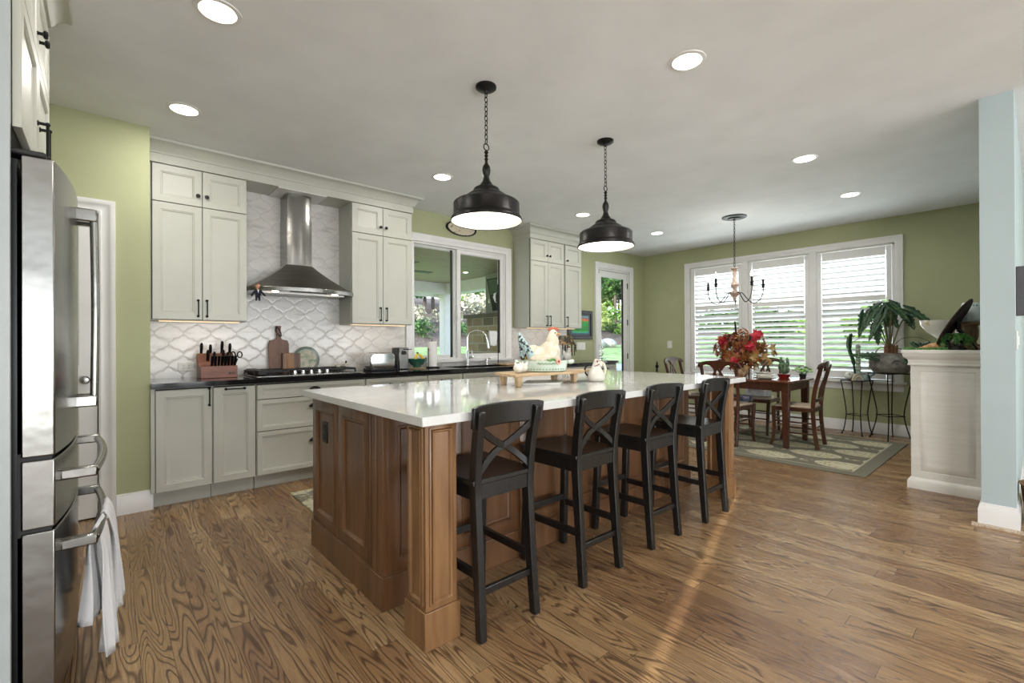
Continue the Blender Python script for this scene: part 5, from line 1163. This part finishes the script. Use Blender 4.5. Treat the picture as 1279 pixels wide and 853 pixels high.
for j in range(7):
    z = .492+.225*j/6; k = 1-.18*(j/6)
    for i in range(n*2):
        a = 2*pi*i/(n*2); q = (abs(cos(a))**.5*(1 if cos(a) > 0 else -1), abs(sin(a))**.5*(1 if sin(a) > 0 else -1)); w = 1+.06*sin(i*3.1+j*1.7); vs.append((6.52+.10*q[0]*k*w, 2.47+.15*q[1]*k*w, z+.008*sin(i*2.3)*(j > 4)))
for j in range(6):
    for i in range(2*n): fs.append((j*2*n+i, j*2*n+(i+1) % (2*n), (j+1)*2*n+(i+1) % (2*n), (j+1)*2*n+i))
fs.append(tuple(range(2*n))[::-1]); part(B().add(vs, fs), 'bag_body', mat('crinkled_silver_film', '#b9bcc0', .35, col2='#e4e6e8', scale=14, bump=.5, bscale=26), t, solid=.002)
part(B().ell((6.46, 2.45, .70), (.05, .06, .03)), 'dark_contents', M['dark'], t)
t = solo(B().box(5.80, 5.93, 2.30, 2.54, .479, .545), 'small_box', mat('dark_blue_box_print', '#3c4358', .4, col2='#9a93a8', scale=14, contrast=(.45, .6)), 'flat dark blue printed box lying on the chair nearest the island', 'box', bev=.004)

# plant stands, pots and plants by the window
def plant_stand(x, y, R, z, label, rot=0, m_=.64, foot=1.25, n=4):
    t = thing('plant_stand', label, 'plant stand', (x, y, 0), 0, 'black iron plant stands by the window')
    if R < .16:
        c = [(R*cos(rad(a)+rot), R*sin(rad(a)+rot)) for a in (45, 135, 225, 315)]
    c = [(R*cos(2*pi*k/n+rot), R*sin(2*pi*k/n+rot)) for k in range(n)]
    part(B().tube([(x+p[0], y+p[1], z-.006) for p in c], .006, 8, True) if n == 4 else B().tube([(x+R*cos(a), y+R*sin(a), z-.006) for a in [2*pi*k/24 for k in range(24)]], .006, 8, True), 'top_frame', M['iron'], t)
    part(B().prism([(p[0]*.96, p[1]*.96) for p in c], (x, y, z-.004), (1, 0, 0), (0, 1, 0), (0, 0, .004)) if n == 4 else B().lathe([(0, 0), (R, 0), (R, .004), (0, .004)], (x, y, z-.004), 28), 'top_plate', M['iron'], t)
    for p in c:
        q = lambda k, h: (x+p[0]*k, y+p[1]*k, h)
        part(B().tube(smooth_path([q(1, z-.006), q(.86, z*.80), q(m_, z*.45), q(m_*1.02, z*.30), q(foot*.86, z*.10), q(foot, .008)], 5), .0065, 8).ell(q(foot, .010), .011, 8, 6), 'leg', M['iron'], t)
    h = z*.36; part(B().tube([(x+p[0]*.66, y+p[1]*.66, h) for p in c] if n == 4 else [(x+R*.66*cos(a), y+R*.66*sin(a), h) for a in [2*pi*k/24 for k in range(24)]], .005, 8, True), 'brace', M['iron'], t)
    return t
plant_stand(7.29, 1.56, .175, .70, 'low black iron plant stand holding the cactus and rainbow ornament', rad(30), .68, .95)
plant_stand(7.19, 1.205, .215, .81, 'taller black iron plant stand carrying the grey carved pot', rad(3), .62, .94)
# grey carved pot with an arrow-leaf plant
t = thing('potted_alocasia', 'arrow-leaved plant with dark glossy leaves in a carved grey stone pot', 'plant', (7.19, 1.205, .81))
X0, Y0, Z0 = 7.19, 1.205, .81
part(B().lathe([(.12, 0), (.165, .01), (.195, .05), (.205, .10), (.195, .15), (.165, .20), (.155, .225), (.160, .245), (.145, .245), (.14, .20), (0, .19)], (X0, Y0, Z0), 40), 'stone_pot', M['concrete'], t)
b = B()
for i in range(7):
    a = i*.9; cx_ = X0+.203*cos(a); cy_ = Y0+.203*sin(a); tn = Vector((-sin(a), cos(a), 0))
    b.tube([Vector((cx_, cy_, Z0+.110))+tn*.060*cos(q)*(1-q/11)-Vector((cos(a), sin(a), 0))*(.010*cos(q)**2)+Vector((0, 0, .065*sin(q)*(1-q/11))) for q in [k*.5 for k in range(20)]], .006, 6)
part(b, 'carved_scrolls', M['concrete'], t)
b = B(); r3 = random.Random(11)
for i in range(9): a = i*2.2; r = .02+.05*((i*7 % 5)/5); b.tube([(X0+r*cos(a), Y0+r*sin(a), Z0+.19), (X0+r*1.1*cos(a), Y0+r*1.1*sin(a), Z0+.28), (X0+r*1.25*cos(a), Y0+r*1.25*sin(a), Z0+.34)], [.022, .018, .010], 8)
part(b, 'fibrous_trunk', M['bark'], t)
def arrow_leaf(parent, base, tip_dir, nrm, L, w, droop=.25, stem_from=None):
    """arrow-shaped leaf with scalloped edge, pale veins"""
    base = Vector(base); u = Vector(tip_dir).normalized(); nrm = Vector(nrm).normalized(); v = nrm.cross(u).normalized(); nrm = u.cross(v)
    N = 32; vs = []; fs = []
    def P(a, s): return base+u*(a*L)+v*(s*w)-Vector((0, 0, 1))*(droop*L*max(0, a)**2)+nrm*(abs(s)*w*.18)
    for i in range(N+1):
        a = -.30+1.30*i/N; k = max(0, a)
        prof = (1-k)**.62*(.70+.34*abs(sin(pi*(a*5+.25)))) if a > 0 else (.90+a*1.3)
        inner = 0 if a > 0 else .28*(-a/.3)
        for s in (-1, 1): vs += [P(a, s*inner), P(a, s*(prof*.5+inner*.4)), P(a, s*max(prof, inner+.02)*.98)]
    for i in range(N):
        o = i*6
        for h in (0, 3):
            for c in (0, 1): fs.append((o+h+c, o+h+c+1, o+h+c+7, o+h+c+6))
    lf = part(B().add(vs, fs), 'leaf', M['leafd'], parent, solid=.0015)
    b = B().tube([P(-.02+.98*i/8, 0)+nrm*.002 for i in range(9)], [.0020-.00015*i for i in range(9)], 6)
    for i in range(1, 5):
        for s in (-1, 1): a = .10+.17*i; b.tube([P(a-.08, 0)+nrm*.002, P(a+.02, s*.35*(1-a))+nrm*.002, P(a+.06, s*.8*(1-a)**.75)+nrm*.002], .0009, 5)
    part(b, 'veins', M['leafv'], lf)
    if stem_from: part(B().tube(smooth_path([stem_from, tuple((Vector(stem_from)+base)/2+Vector((0, 0, .06))), base], 6), .0065, 8), 'stem', M['stem'], parent)
dp_ = Vector((X0, Y0, 0)).normalized(); sp_ = Vector((dp_.y, -dp_.x, 0))
def VD(a, b_, c): return Vector((X0, Y0, Z0))+sp_*a+dp_*b_+Vector((0, 0, c))
LF = [(.02, .82, .18, .645, -.08), (.18, .75, .42, .58, -.04), (.16, .70, .23, .54, .03), (-.11, .81, -.30, .68, .03), (-.25, .71, -.30, .46, -.02), (-.08, .70, -.20, .42, -.12), (-.13, .56, -.11, .36, -.05),
      (-.07, .76, -.02, .58, .05), (0, .77, .08, .56, .02), (-.17, .74, -.25, .55, -.08), (-.02, .82, -.17, .72, .10), (.06, .80, .02, .60, .10)]
for k, (a0_, c0_, a1_, c1_, b_) in enumerate(LF):
    b0, b1 = VD(a0_, b_, c0_), VD(a1_, b_-.03, c1_)
    arrow_leaf(t, b0, b1-b0, Vector((0, 0, .45))-dp_+sp_*(.5*sin(k*2.1)), (b1-b0).length, .066, .12, tuple(VD(a0_*.12, b_*.2, .32)))
for a0_, c0_, a1_, c1_ in ((-.16, .20, -.39, .235), (.17, .165, .27, .07)):
    b0, b1 = VD(a0_, -.17, c0_), VD(a1_, -.17, c1_); arrow_leaf(t, b0, b1-b0, Vector((0, 0, .5))-dp_, (b1-b0).length, .06, .1, tuple(VD(a0_*.2, -.03, .30)))
part(B().tube(smooth_path([VD(.03, 0, .32), VD(.12, -.05, .42), VD(.26, -.05, .43), VD(.36, -.05, .38)]), .004, 6), 'bare_stem', M['stem'], t)
part(B().tube(smooth_path([VD(-.03, 0, .32), VD(-.14, -.05, .42), VD(-.28, -.05, .43), VD(-.38, -.05, .36)]), .004, 6), 'bare_stem', M['stem'], t)
# cactus and ornaments on the low stand
X1, Y1 = 7.30, 1.55
t = thing('tall_cactus', 'tall two-stemmed cactus in a small pot on the low plant stand', 'plant', (X1, Y1, .70))
part(B().lathe([(.035, 0), (.06, .02), (.07, .085), (.064, .088), (.058, .075), (0, .07)], (X1+.03, Y1-.02, .70), 24), 'cactus_pot', mat('speckled_dark_pot', '#5c6a70', .35, col2='#8b9aa0', scale=40), t)
b = B()
for j in range(9): b.ell((X1+.02, Y1-.0+.002*(j % 2), .79+.042*j), (.030, .030, .032), 12, 8)
part(b, 'cactus_stem', mat('pale_cactus_skin', '#8b9c8a', .7, col2='#b2bcae', scale=40, bump=.4), t)
part(B().tube(smooth_path([(X1+.0, Y1+.03, .78), (X1, Y1+.05, .95), (X1, Y1+.09, 1.10), (X1, Y1+.085, 1.24), (X1, Y1+.06, 1.30)]), [.012]*5+[.022]*8+[.03]*6+[.02]*4+[.008]*2, 4), 'blade_stem', M['leafd'], t)
t = thing('rainbow_ornament', 'small cream and brown ceramic rainbow arch on the low plant stand', 'ornament', (7.17, 1.50, .70))
rv = vd
for k, (r, m_) in enumerate(((.072, mat('sand_glaze', '#c3b49c', .4)), (.056, mat('cream_band_glaze', '#dcd6c6', .4)), (.040, mat('green_grey_glaze', '#9aa79a', .4)), (.024, mat('pale_centre_glaze', '#cfc8b8', .4)))):
    c = Vector((7.16, 1.52, .701)); poly = [(r*cos(pi*i/16), r*1.2*sin(pi*i/16)) for i in range(17)]
    part(B().prism(poly, c-dd*(.012+.001*k), rv, (0, 0, 1), dd*(.024+.002*k)), 'rainbow_band', m_, t)
t = thing('patterned_ball', 'round patterned ceramic ball half hidden behind the rainbow ornament', 'ornament', (7.25, 1.63, .70))
part(B().ell((7.25, 1.635, .752), .052, 20, 14), 'ball', mat('patterned_ball_glaze', '#e0e0da', .3, col2='#3f6f72', scale=16, contrast=(.5, .55)), t)
t = thing('watering_can', 'small teal grey watering can with its spout towards the big pot', 'watering can', (7.26, 1.44, .70))
part(B().lathe([(.04, 0), (.048, .01), (.045, .06), (.035, .075), (.030, .075), (0, .06)], (7.25, 1.455, .70), 24), 'can_body', mat('teal_grey_enamel', '#6f8f8f', .35), t)
part(B().tube([(7.25, 1.44, .72), (7.25, 1.40, .76), (7.25, 1.365, .80)], [.014, .010, .013], 10), 'spout', mat('teal_grey_enamel_spout', '#7f9f9f', .35), t)

# ------------------------------------------------------------------ white pedestal wall and what stands on it
t = thing('pedestal_cabinet', 'white painted half-height pedestal with a raised panel and moulded top', 'pedestal', (5.5, .49, 0))
part(B().box(4.97, 6.05, .262, .700, .0, 1.05), 'pedestal_body', M['paintw'], t)
part(B().panel((4.972, .700, .09), (0, -1, 0), (0, 0, 1), (-1, 0, 0), .436, .92, [(0, 0), (0, .010), (.052, .010), (.056, .004), (.060, .004), (.066, .010), (.10, .018), (.105, .018)]), 'raised_panel', M['paintw'], t)
part(B().sweep([(6.05, .700, 0), (4.962, .700, 0), (4.962, .262, 0)][::-1], [(0, 0), (-.022, 0), (-.022, .060), (-.012, .080), (0, .09)][::1], (0, 0, 1)), 'pedestal_base', M['paintw'], t)
b = B().sweep([(4.955, .262, 0), (4.955, .702, 0), (6.05, .702, 0)], [(-.0, 1.0), (-.012, 1.0), (-.016, 1.012), (-.010, 1.02), (-.014, 1.05), (-.038, 1.07), (-.042, 1.085), (-.045, 1.10), (0, 1.10)], (0, 0, 1))
b.box(4.905, 6.05, .262, .752, 1.10, 1.128); part(b, 'moulded_cap', M['paintw'], t, bev=.003)
PZ = 1.1285
t = thing('succulent_pot', 'metallic dark pot with trailing green succulents on the white pedestal', 'plant', (5.0, .44, PZ))
x, y = 5.02, .44
part(B().lathe([(.052, 0), (.058, .005), (.058, .018), (.05, .022), (.052, .03), (.060, .05), (.058, .085), (.05, .095), (0, .09)], (x, y, PZ), 28), 'metal_pot', mat('pewter', '#55514c', .3, metal=.85, col2='#2a2826', scale=30, contrast=(.5, .56)), t)
b = B(); r4 = random.Random(4)
for i in range(90):
    a = r4.random()*2*pi; R = .05+.03*r4.random(); hang = r4.choice((.02, .05, .08, .03)); p = Vector((x, y, PZ+.10))
    pts = [p, p+Vector((cos(a)*R*.6, sin(a)*R*.6, .025)), p+Vector((cos(a)*R*1.15, sin(a)*R*1.15, 0)), p+Vector((cos(a)*R*1.4, sin(a)*R*1.4, -hang))]
    if pts[-1].z < PZ+.008: pts[-1].z = PZ+.008
    for q in smooth_path(pts, 4): b.ell(q+Vector((r4.uniform(-.006, .006), r4.uniform(-.006, .006), 0)), (.0065, .0065, .005), 6, 4)
part(b, 'trailing_stems', M['leafm'], t, kind='stuff')
b = B()
for i in range(160):
    q = Vector((r4.uniform(4.915, 4.96), r4.uniform(.47, .735), PZ)); b.tube([q, q+Vector((r4.uniform(-.008, .008), r4.uniform(-.008, .008), .012+.010*r4.random()))], [.0035, .001], 4)
tag(part(b, 'moss_strip', M['leafm'], kind='stuff'), 'strip of green artificial grass along the pedestal top edge', 'moss', kind='stuff')
t = thing('wooden_disc_on_easel', 'large dark round wooden disc leaning back on a black easel', 'decorative disc', (5.12, .36, PZ))
ry_ = Vector((5.10, .40, 0)).normalized(); sd_ = Vector((ry_.y, -ry_.x, 0))
ax = (sd_*.87-ry_*.10+Vector((0, 0, -.49))).normalized()
cd = Vector((5.06, .445, 1.345))
part(B().lathe([(0, -.008), (.19, -.008), (.205, -.004), (.207, .004), (.197, .010), (.18, .006), (0, .006)], cd, 48, ax), 'disc', mat('dark_stained_disc', '#231a16', .75, col2='#382a22', scale=10, stretch=(1, 1, 5), spec=.2), t)
b = B().tube([cd+Vector((0, 0, -.02))+ax*.02, Vector((5.04, .315, PZ+.006))], .006, 8).tube([cd+ax*.02+Vector((0, 0, .09)), cd+ax*.045+Vector((0, 0, .095))], .011, 8).tube([cd+ax*.02+Vector((0, 0, -.05)), cd+ax*.05+Vector((0, 0, -.055))], .012, 8).ell(cd+ax*.022+Vector((0, 0, -.015)), (.02, .02, .035)).tube([cd+Vector((-.03, .05, -.19)), cd+Vector((.05, -.06, -.21))], .007, 8).tube([cd+Vector((.05, -.06, -.21)), (5.20, .33, PZ+.006)], .006, 8).tube([cd+Vector((-.03, .05, -.19)), (5.0, .43, PZ+.04), (5.02, .46, PZ+.006)], .005, 8)
part(b, 'easel', M['iron'], t)
t = thing('compote_bowl', 'white footed bowl with faint gold flowers behind the succulents', 'bowl', (5.45, .56, PZ))
part(B().lathe([(.05, 0), (.05, .006), (.015, .02), (.013, .09), (.03, .105), (.085, .15), (.125, .21), (.132, .25), (.126, .25), (.10, .19), (0, .12)], (5.45, .575, PZ), 36), 'bowl_body', mat('white_flowered_glaze', '#dfe2da', .15, col2='#c9b98c', scale=20, contrast=(.62, .68), coat=.3), t)
t = thing('glass_jar', 'small clear and silver lidded glass jar beside the white footed bowl', 'jar', (5.45, .46, PZ))
part(B().lathe([(.03, 0), (.035, .01), (.035, .20), (.042, .21), (.042, .235), (.036, .24), (0, .24)], (5.36, .445, PZ), 24), 'jar_body', M['chrome'], t)
t = thing('wood_pedestal_stand', 'turned wooden pedestal stand carrying the white vase', 'stand', (5.4, .33, PZ))
part(B().lathe([(.085, 0), (.085, .015), (.05, .03), (.035, .06), (.048, .10), (.050, .15), (.045, .19), (.060, .20), (.115, .205), (.118, .222), (0, .222)], (5.30, .372, PZ), 32), 'turned_stand', mat('weathered_brown_wood', '#7d6349', .6, col2='#a3896b', scale=16, stretch=(3, 3, .5)), t)
t = thing('face_vase', 'matte white tapered vase with two small dark dots on the wood stand', 'vase', (5.3, .345, PZ+.222))
part(B().lathe([(.060, 0), (.068, .01), (.066, .06), (.052, .15), (.046, .158), (0, .158)], (5.30, .372, PZ+.2225), 32), 'vase_body', mat('matte_white_ceramic', '#c9d0cc', .6), t)
part(B().ell(Vector((5.30, .372, PZ+.355))-dd*.052+vd*.0, .006).ell(Vector((5.30, .372, PZ+.355))-dd*.049-vd*.022, .005), 'dots', M['dark'], t)
for i, (x, y, r, lb) in enumerate(((5.03, .565, .030, 'knobbly piece of tan driftwood beside the succulent pot'), (5.06, .61, .020, 'smaller piece of tan driftwood toward the window end of the pedestal'), (5.10, .33, .022, 'piece of tan driftwood under the wooden stand'))):
    solo(B().ell((x, y, PZ+r*.8), (r*1.3, r*1.7, r)).ell((x+.02, y-.015, PZ+r*1.1), (r, r, r*.9)).ell((x-.01, y+.03, PZ+r*.6), (r*.8, r*1.2, r*.6)), 'driftwood', mat('driftwood_tan', '#a5774d', .8, col2='#cda87c', scale=30, bump=.8), lb, 'driftwood', group='driftwood pieces', remesh=.005)
t = thing('dark_succulent', 'small dark green rosette plant on the window side of the pedestal top', 'plant', (5.15, .66, PZ))
b = B()
for i in range(14):
    a = i*2.4; d = Vector((cos(a), sin(a), .9-.03*i)).normalized(); p = Vector((5.15, .665, PZ+.01)); b.ell(p+d*.045, (.012, .012, .042), 8, 6, rot=Vector((0, 0, 1)).rotation_difference(d).to_matrix())
part(b, 'rosette_leaves', M['leafd'], t)

# right-hand wall
t = thing('wall_ornament', 'narrow dark grey wall ornament on the blue grey wall at the picture edge', 'wall ornament', (4.46, .09, 1.36))
part(B().box(4.44, 4.49, .050, .099, 1.36, 1.68), 'ornament_body', mat('grey_brown_frame', '#4a484a', .6, bump=.3), t, bev=.003)
part(B().box(4.445, 4.485, .046, .050, 1.38, 1.66), 'ornament_face', mat('muted_print', '#6e7476', .6, col2='#98908a', scale=6), t)
t = thing('light_switch', 'white light switch at the edge of the blue grey wall end', 'switch', (4.42, .10, 1.2))
part(B().box(4.38, 4.46, .092, .099, 1.14, 1.26), 'cover_plate', M['plastic'], t, bev=.002)
part(B().box(4.405, 4.435, .086, .092, 1.17, 1.23), 'rocker', M['trim'], t, bev=.002)
t = thing('storage_basket', 'brown woven basket with folded things on the floor by the blue wall', 'basket', (4.62, -.10, 0))
part(B().lathe([(.15, 0), (.17, .02), (.19, .24), (.20, .25), (.18, .25), (.165, .03), (0, .02)], (4.62, -.10, 0), 28), 'basket_body', mat('woven_basket', '#6f5133', .8, col2='#97754d', scale=40, stretch=(1, 1, 3), bump=.8), t)
part(B().box(4.50, 4.74, -.20, .0, .18, .28), 'folded_cloth', mat('dark_teal_cloth', '#26343d', .9, col2='#46606b', scale=6), t, bev=.02)

# iron finial stand in the corner by the garden door
t = thing('finial_stand', 'slim black iron floor stand with a ball and spear finial in the corner', 'stand', (7.38, 4.45, 0))
part(B().lathe([(.11, 0), (.11, .01), (.02, .03), (.012, .06), (.010, .68), (.024, .70), (.012, .715), (.012, .73), (.030, .76), (.030, .78), (.012, .80), (.016, .82), (.006, .85), (0, .87)], (7.385, 4.50, 0), 20), 'iron_shaft', M['iron'], t)

# ------------------------------------------------------------------ outside
def ground(x, y):
    """yard: level by the house, then rising away from it"""
    def prof(d):
        pts = [(0, -.12), (1.4, -.08), (4.2, .50), (11, .98), (15.2, 2.25), (26, 4.2), (60, 9)]
        for (a, h), (c, k) in zip(pts, pts[1:]):
            if d <= c: return h+(k-h)*max(0, d-a)/(c-a)
        return 9
    dy = y-5.0; dx = (x-7.7)
    g = prof(max(0, dy)) if dy > 0 else -.12
    g2 = -.12+max(0, dx-3)*.045+max(0, dx-14)*.06
    return max(g, g2)+.05*mnoise.noise(Vector((x*.4, y*.4, 0)))*(1 if (dy > 2 or dx > 2) else 0)
def terrain(name, x0, x1, y0, y1, m, step=.6, lift=0, cond=None):
    nx, ny = int((x1-x0)/step), int((y1-y0)/step); vs = []; fs = []
    for j in range(ny+1):
        for i in range(nx+1): x, y = x0+(x1-x0)*i/nx, y0+(y1-y0)*j/ny; vs.append((x, y, ground(x, y)+lift))
    for j in range(ny):
        for i in range(nx):
            a = j*(nx+1)+i; cxx, cyy = x0+(x1-x0)*(i+.5)/nx, y0+(y1-y0)*(j+.5)/ny
            if cond is None or cond(cxx, cyy): fs.append((a, a+1, a+nx+2, a+nx+1))
    return struct(B().add(vs, fs), name, m)
lawn_m = mat('lawn_grass', '#6b8348', .9, col2='#9bb072', scale=2.5, bump=.8, bscale=60, detail=8)
mulch_m = mat('bark_mulch', '#4a3b34', .95, col2='#7b6a5e', scale=9, bump=.9, bscale=30, detail=8)
terrain('lawn', -14, 45, 4.6, 16.2, lawn_m); terrain('lawn', 7.67, 45, -16, 4.6, mat('glare_pale_lawn', '#98a585', .9, col2='#b9c2a4', scale=2.5, bump=.5, bscale=60, detail=8))  # lawn behind the shutters coloured paler to imitate overexposed daylight
terrain('mulch_slope', -14, 45, 16.2, 46, mulch_m, 1.0)
patio_m = mat('pale_patio_concrete', '#b9bdc2', .8, scale=4, bump=.2)
struct(B().box(-2, 6.9, 5.0, 9.6, -.2, -.02), 'porch_floor', patio_m)
b = B()
for (x0, y0, x1, y1) in ((6.9, 5.0, 9.6, 6.6),): b.box(x0, x1, y0, y1, -.3, -.01)
b.prism([(6.9, 7.2), (10.5, 6.0), (12.8, 6.3), (12.2, 7.6), (9.0, 8.3), (7.0, 8.6)], (0, 0, .2), (1, 0, 0), (0, 1, 0), (0, 0, .38)); struct(b, 'patio_path', patio_m)
porch = thing('covered_porch', 'covered porch outside the sink window with plank ceiling, white beams and posts', 'porch', (2.5, 7.2, 0))
plank = mat('porch_ceiling_planks', '#ab9486', .5, col2='#cdb8a6', scale=5, stretch=(.5, 7, 1), contrast=(.3, .7), detail=6)
part(B().box(-2, 6.45, 5.02, 9.6, 2.62, 2.68), 'porch_ceiling', plank, porch)
pw = mat('porch_white_paint', '#efeaec', .5)
part(B().box(-2, 6.45, 9.30, 9.55, 2.36, 2.62).box(6.10, 6.42, 5.02, 9.55, 2.36, 2.62).box(-2, 6.6, 9.55, 9.62, 2.30, 2.72), 'beam', pw, porch, bev=.01)
for x in (6.16, 1.2): part(B().box(x-.11, x+.11, 9.32, 9.54, -.02, 2.36).box(x-.14, x+.14, 9.29, 9.57, -.02, .2).box(x-.14, x+.14, 9.29, 9.57, 2.28, 2.36), 'post', pw, porch, bev=.006)
part(B().box(-2, 6.5, 5.02, 9.7, 2.68, 2.9), 'roof', mat('roof_shingles', '#4a4a4c', .9), porch)
fan = thing('ceiling_fan', 'dark grey ceiling fan under the porch ceiling, one blade showing through the sink window', 'ceiling fan', (3.42, 6.9, 2.62))
part(B().cyl((3.42, 6.9, 2.62), (3.42, 6.9, 2.42), .02).lathe([(0, 2.36), (.09, 2.37), (.10, 2.42), (.05, 2.45), (0, 2.46)], (3.42, 6.9, 0), 24), 'motor', M['iron'], fan)
for k in range(4):
    a = rad(2+90*k); d = Vector((cos(a), sin(a), 0)); c = Vector((3.42, 6.9, 2.41)); part(B().bar(c+d*.09, c+d*.80, .13, .012, .16, .012, side=d.cross(Vector((0, 0, 1)))), 'fan_blade', mat('grey_blade', '#6a6e70', .5), fan, bev=.004)
stone = brick_material('fireplace_stone', ['#a08e74', '#c0ad90', '#83766a', '#d2c2a8'], '#b3ada0', .34, .17)
fp = thing('outdoor_fireplace', 'stone outdoor fireplace seen through the right pane of the sink window', 'fireplace', (5.85, 7.0, 0))
part(B().box(5.60, 6.09, 5.9, 7.78, -.02, 1.70), 'stone_surround', stone, fp)
part(B().box(5.54, 6.09, 5.85, 7.84, 1.70, 1.77), 'mantel', mat('dark_mantel', '#4d4438', .6, col2='#655b4c'), fp, bev=.008)
part(B().box(5.592, 5.61, 6.3, 7.2, .15, .98), 'firebox', M['dark'], fp)
part(B().box(5.95, 6.09, 5.9, 7.6, 1.77, 2.62), 'chimney_breast', mat('breast_board', '#8f9186', .7), fp)
tv = thing('television', 'dark outdoor television tilted above the stone mantel', 'television', (5.85, 6.8, 1.85))
part(B().prism([(0, 0), (.05, 0), (-.10, .62), (-.15, .62)], (5.83, 5.95, 1.84), (1, 0, 0), (0, 0, 1), (0, 1.28, 0)), 'tv_panel', M['handle'], tv, bev=.006)
part(B().prism([(0, .02), (.003, .02), (-.139, .60), (-.142, .60)], (5.826, 5.98, 1.84), (1, 0, 0), (0, 0, 1), (0, 1.22, 0)), 'screen', mat('tv_screen_glass', '#1f2a22', .08), tv)
# trees, shrubs, boulders
leafc = [mat('tree_leaf_green', '#4c7a2e', .6, col2='#86ac4c', scale=1.5), mat('tree_leaf_dark', '#33552a', .6, col2='#5c8440', scale=1.5), mat('tree_leaf_olive', '#75873f', .6, col2='#a8b468', scale=1.5)]
plume = mat('pale_flower_plumes', '#8f9070', .9, col2='#d8d2ba', scale=3)
trunk_m = mat('tree_bark', '#4a4038', .9, col2='#7a6f63', scale=8, stretch=(1, 1, .2), bump=.8)
rt_ = random.Random(21)
def foliage(c, R, n, size, rnd, sq=(1, 1, 1)):
    b = B(); c = Vector(c)
    cl = [Vector((rnd.gauss(0, .5)*sq[0], rnd.gauss(0, .5)*sq[1], rnd.gauss(0, .45)*sq[2]))*R for _ in range(14)]
    for i in range(n):
        k = rnd.choice(cl); d = Vector((rnd.gauss(0, 1), rnd.gauss(0, 1), rnd.gauss(0, 1))).normalized()
        p = c+k+d*R*.42*(.6+.4*rnd.random()); nr = (d+Vector((rnd.uniform(-1, 1), rnd.uniform(-1, 1), rnd.uniform(-1, 1)))).normalized()
        u = nr.orthogonal().normalized(); u.rotate(Matrix.Rotation(rnd.random()*6.3, 3, nr)); v = nr.cross(u); s = size*(.6+.8*rnd.random())
        b.add([p-u*s, p+v*s*.5+nr*s*.1, p+u*s, p-v*s*.5+nr*s*.1], [(0, 1, 2, 3)])
    return b
def tree(x, y, h, R, kind, label, group='trees beyond the lawn', n=1500, size=.16):
    z = ground(x, y); t = thing('tree', label, 'tree', (x, y, z), 0, group)
    b = B().tube(smooth_path([(x, y, z-.1), (x+rt_.uniform(-.1, .1), y, z+h*.4), (x+rt_.uniform(-.2, .2), y+.1, z+h*.85)], 5), [.13-.007*i for i in range(11)], 10)
    for i in range(5):
        a = rt_.random()*6.3; zz = z+h*(.35+.1*i); b.tube([(x, y, zz), (x+cos(a)*R*.5, y+sin(a)*R*.5, zz+h*.16)], [.05, .02], 6)
    part(b, 'trunk', trunk_m, t)
    part(foliage((x, y, z+h*.55), R, n, size, rt_, (1, 1, h*.40/R)), 'crown', leafc[kind], t, kind='stuff', flat=True)
def shrub(x, y, R, m, label, group, n=700, size=.10, hgt=.8):
    z = ground(x, y); t = thing('shrub', label, 'shrub', (x, y, z), 0, group)
    b = B()
    for i in range(8): a = i*.8; b.tube([(x, y, z-.05), (x+cos(a)*R*.5, y+sin(a)*R*.5, z+R*hgt)], [.025, .008], 5)
    part(b, 'stems', trunk_m, t)
    part(foliage((x, y, z+R*hgt*.7), R, n, size, rt_, (1, 1, hgt)), 'foliage', m, t, kind='stuff', flat=True)
kinds = ['broad bright green tree', 'dark green dense tree', 'olive green airy tree']
TR = [(11.8, 24.2, 0), (15.9, 25.8, 1), (18.9, 23.8, 0), (13.4, 29.2, 1), (17.4, 29.4, 0), (21.8, 27.2, 2), (25.9, 22.4, 0), (29.6, 21.6, 1), (28.4, 25.8, 0), (32.4, 24.8, 2), (33.6, 29.2, 0), (37.6, 27, 1), (25, 30.4, 1), (36.4, 23.4, 0), (21, 32.6, 0)]
for x, y, k in TR:
    tree(x, y, 5.6+rt_.random()*1.2, 1.45+.2*rt_.random(), k, kinds[k]+' on the slope beyond the lawn', 'trees on the slope: '+kinds[k], 2400, .17)
for x, y, k in ((23.5, 3.5, 0), (28, -1, 1), (24, 9.5, 1), (29, 5.5, 0), (31, 11, 0), (26, -6, 0)):
    tree(x, y, 2.2, 1.3, k, kinds[k]+' seen in glimpses through the shutters', 'trees beyond the shutters: '+kinds[k], 700, .26)
for i in range(6): x = 6.2+i*2.3+rt_.uniform(-.1, .1); shrub(x, 19.7, .95, plume, 'pale plumed ornamental shrub on the mulched slope', 'pale flowering shrubs on the slope', 1100, .09, 1.1)
for i in range(8): x = 5.4+i*1.7+rt_.uniform(-.1, .1); shrub(x, 17.9+rt_.uniform(-.1, .1), .55, leafc[1], 'dark green low shrub below the pale plumes', 'dark shrubs on the slope', 500, .07, .8)
for i in range(4): x = 20.2+i*2.7; shrub(x, 18.4+rt_.uniform(-.6, .8), 1.15, leafc[2 if i % 2 else 0], 'tall garden shrub seen through the glazed door', 'garden shrubs by the boulders', 800, .12, .95)
rock = mat('pale_boulder', '#8d8b87', .9, col2='#bdbab4', scale=5, bump=.8)
for i, (x, y, s) in enumerate(((17.3, 15.6, .55), (18.9, 15.2, .8), (20.4, 15.4, .6), (21.6, 14.9, .5), (16.4, 15.9, .45))):
    b = B().ell((x, y, ground(x, y)+s*.25), (s, s*.7, s*.5), 14, 10); vs = []
    for v in b.v: p = Vector(v); k = 1+.22*mnoise.noise(p*1.7); c = Vector((x, y, ground(x, y)+s*.25)); vs.append(tuple(c+(p-c)*k))
    b.v = vs; solo(b, 'boulder', rock, ('big pale boulder' if s > .7 else 'grey garden boulder')+' at the lawn edge seen through the glazed door', 'boulder', group='boulders' if s <= .7 else None)
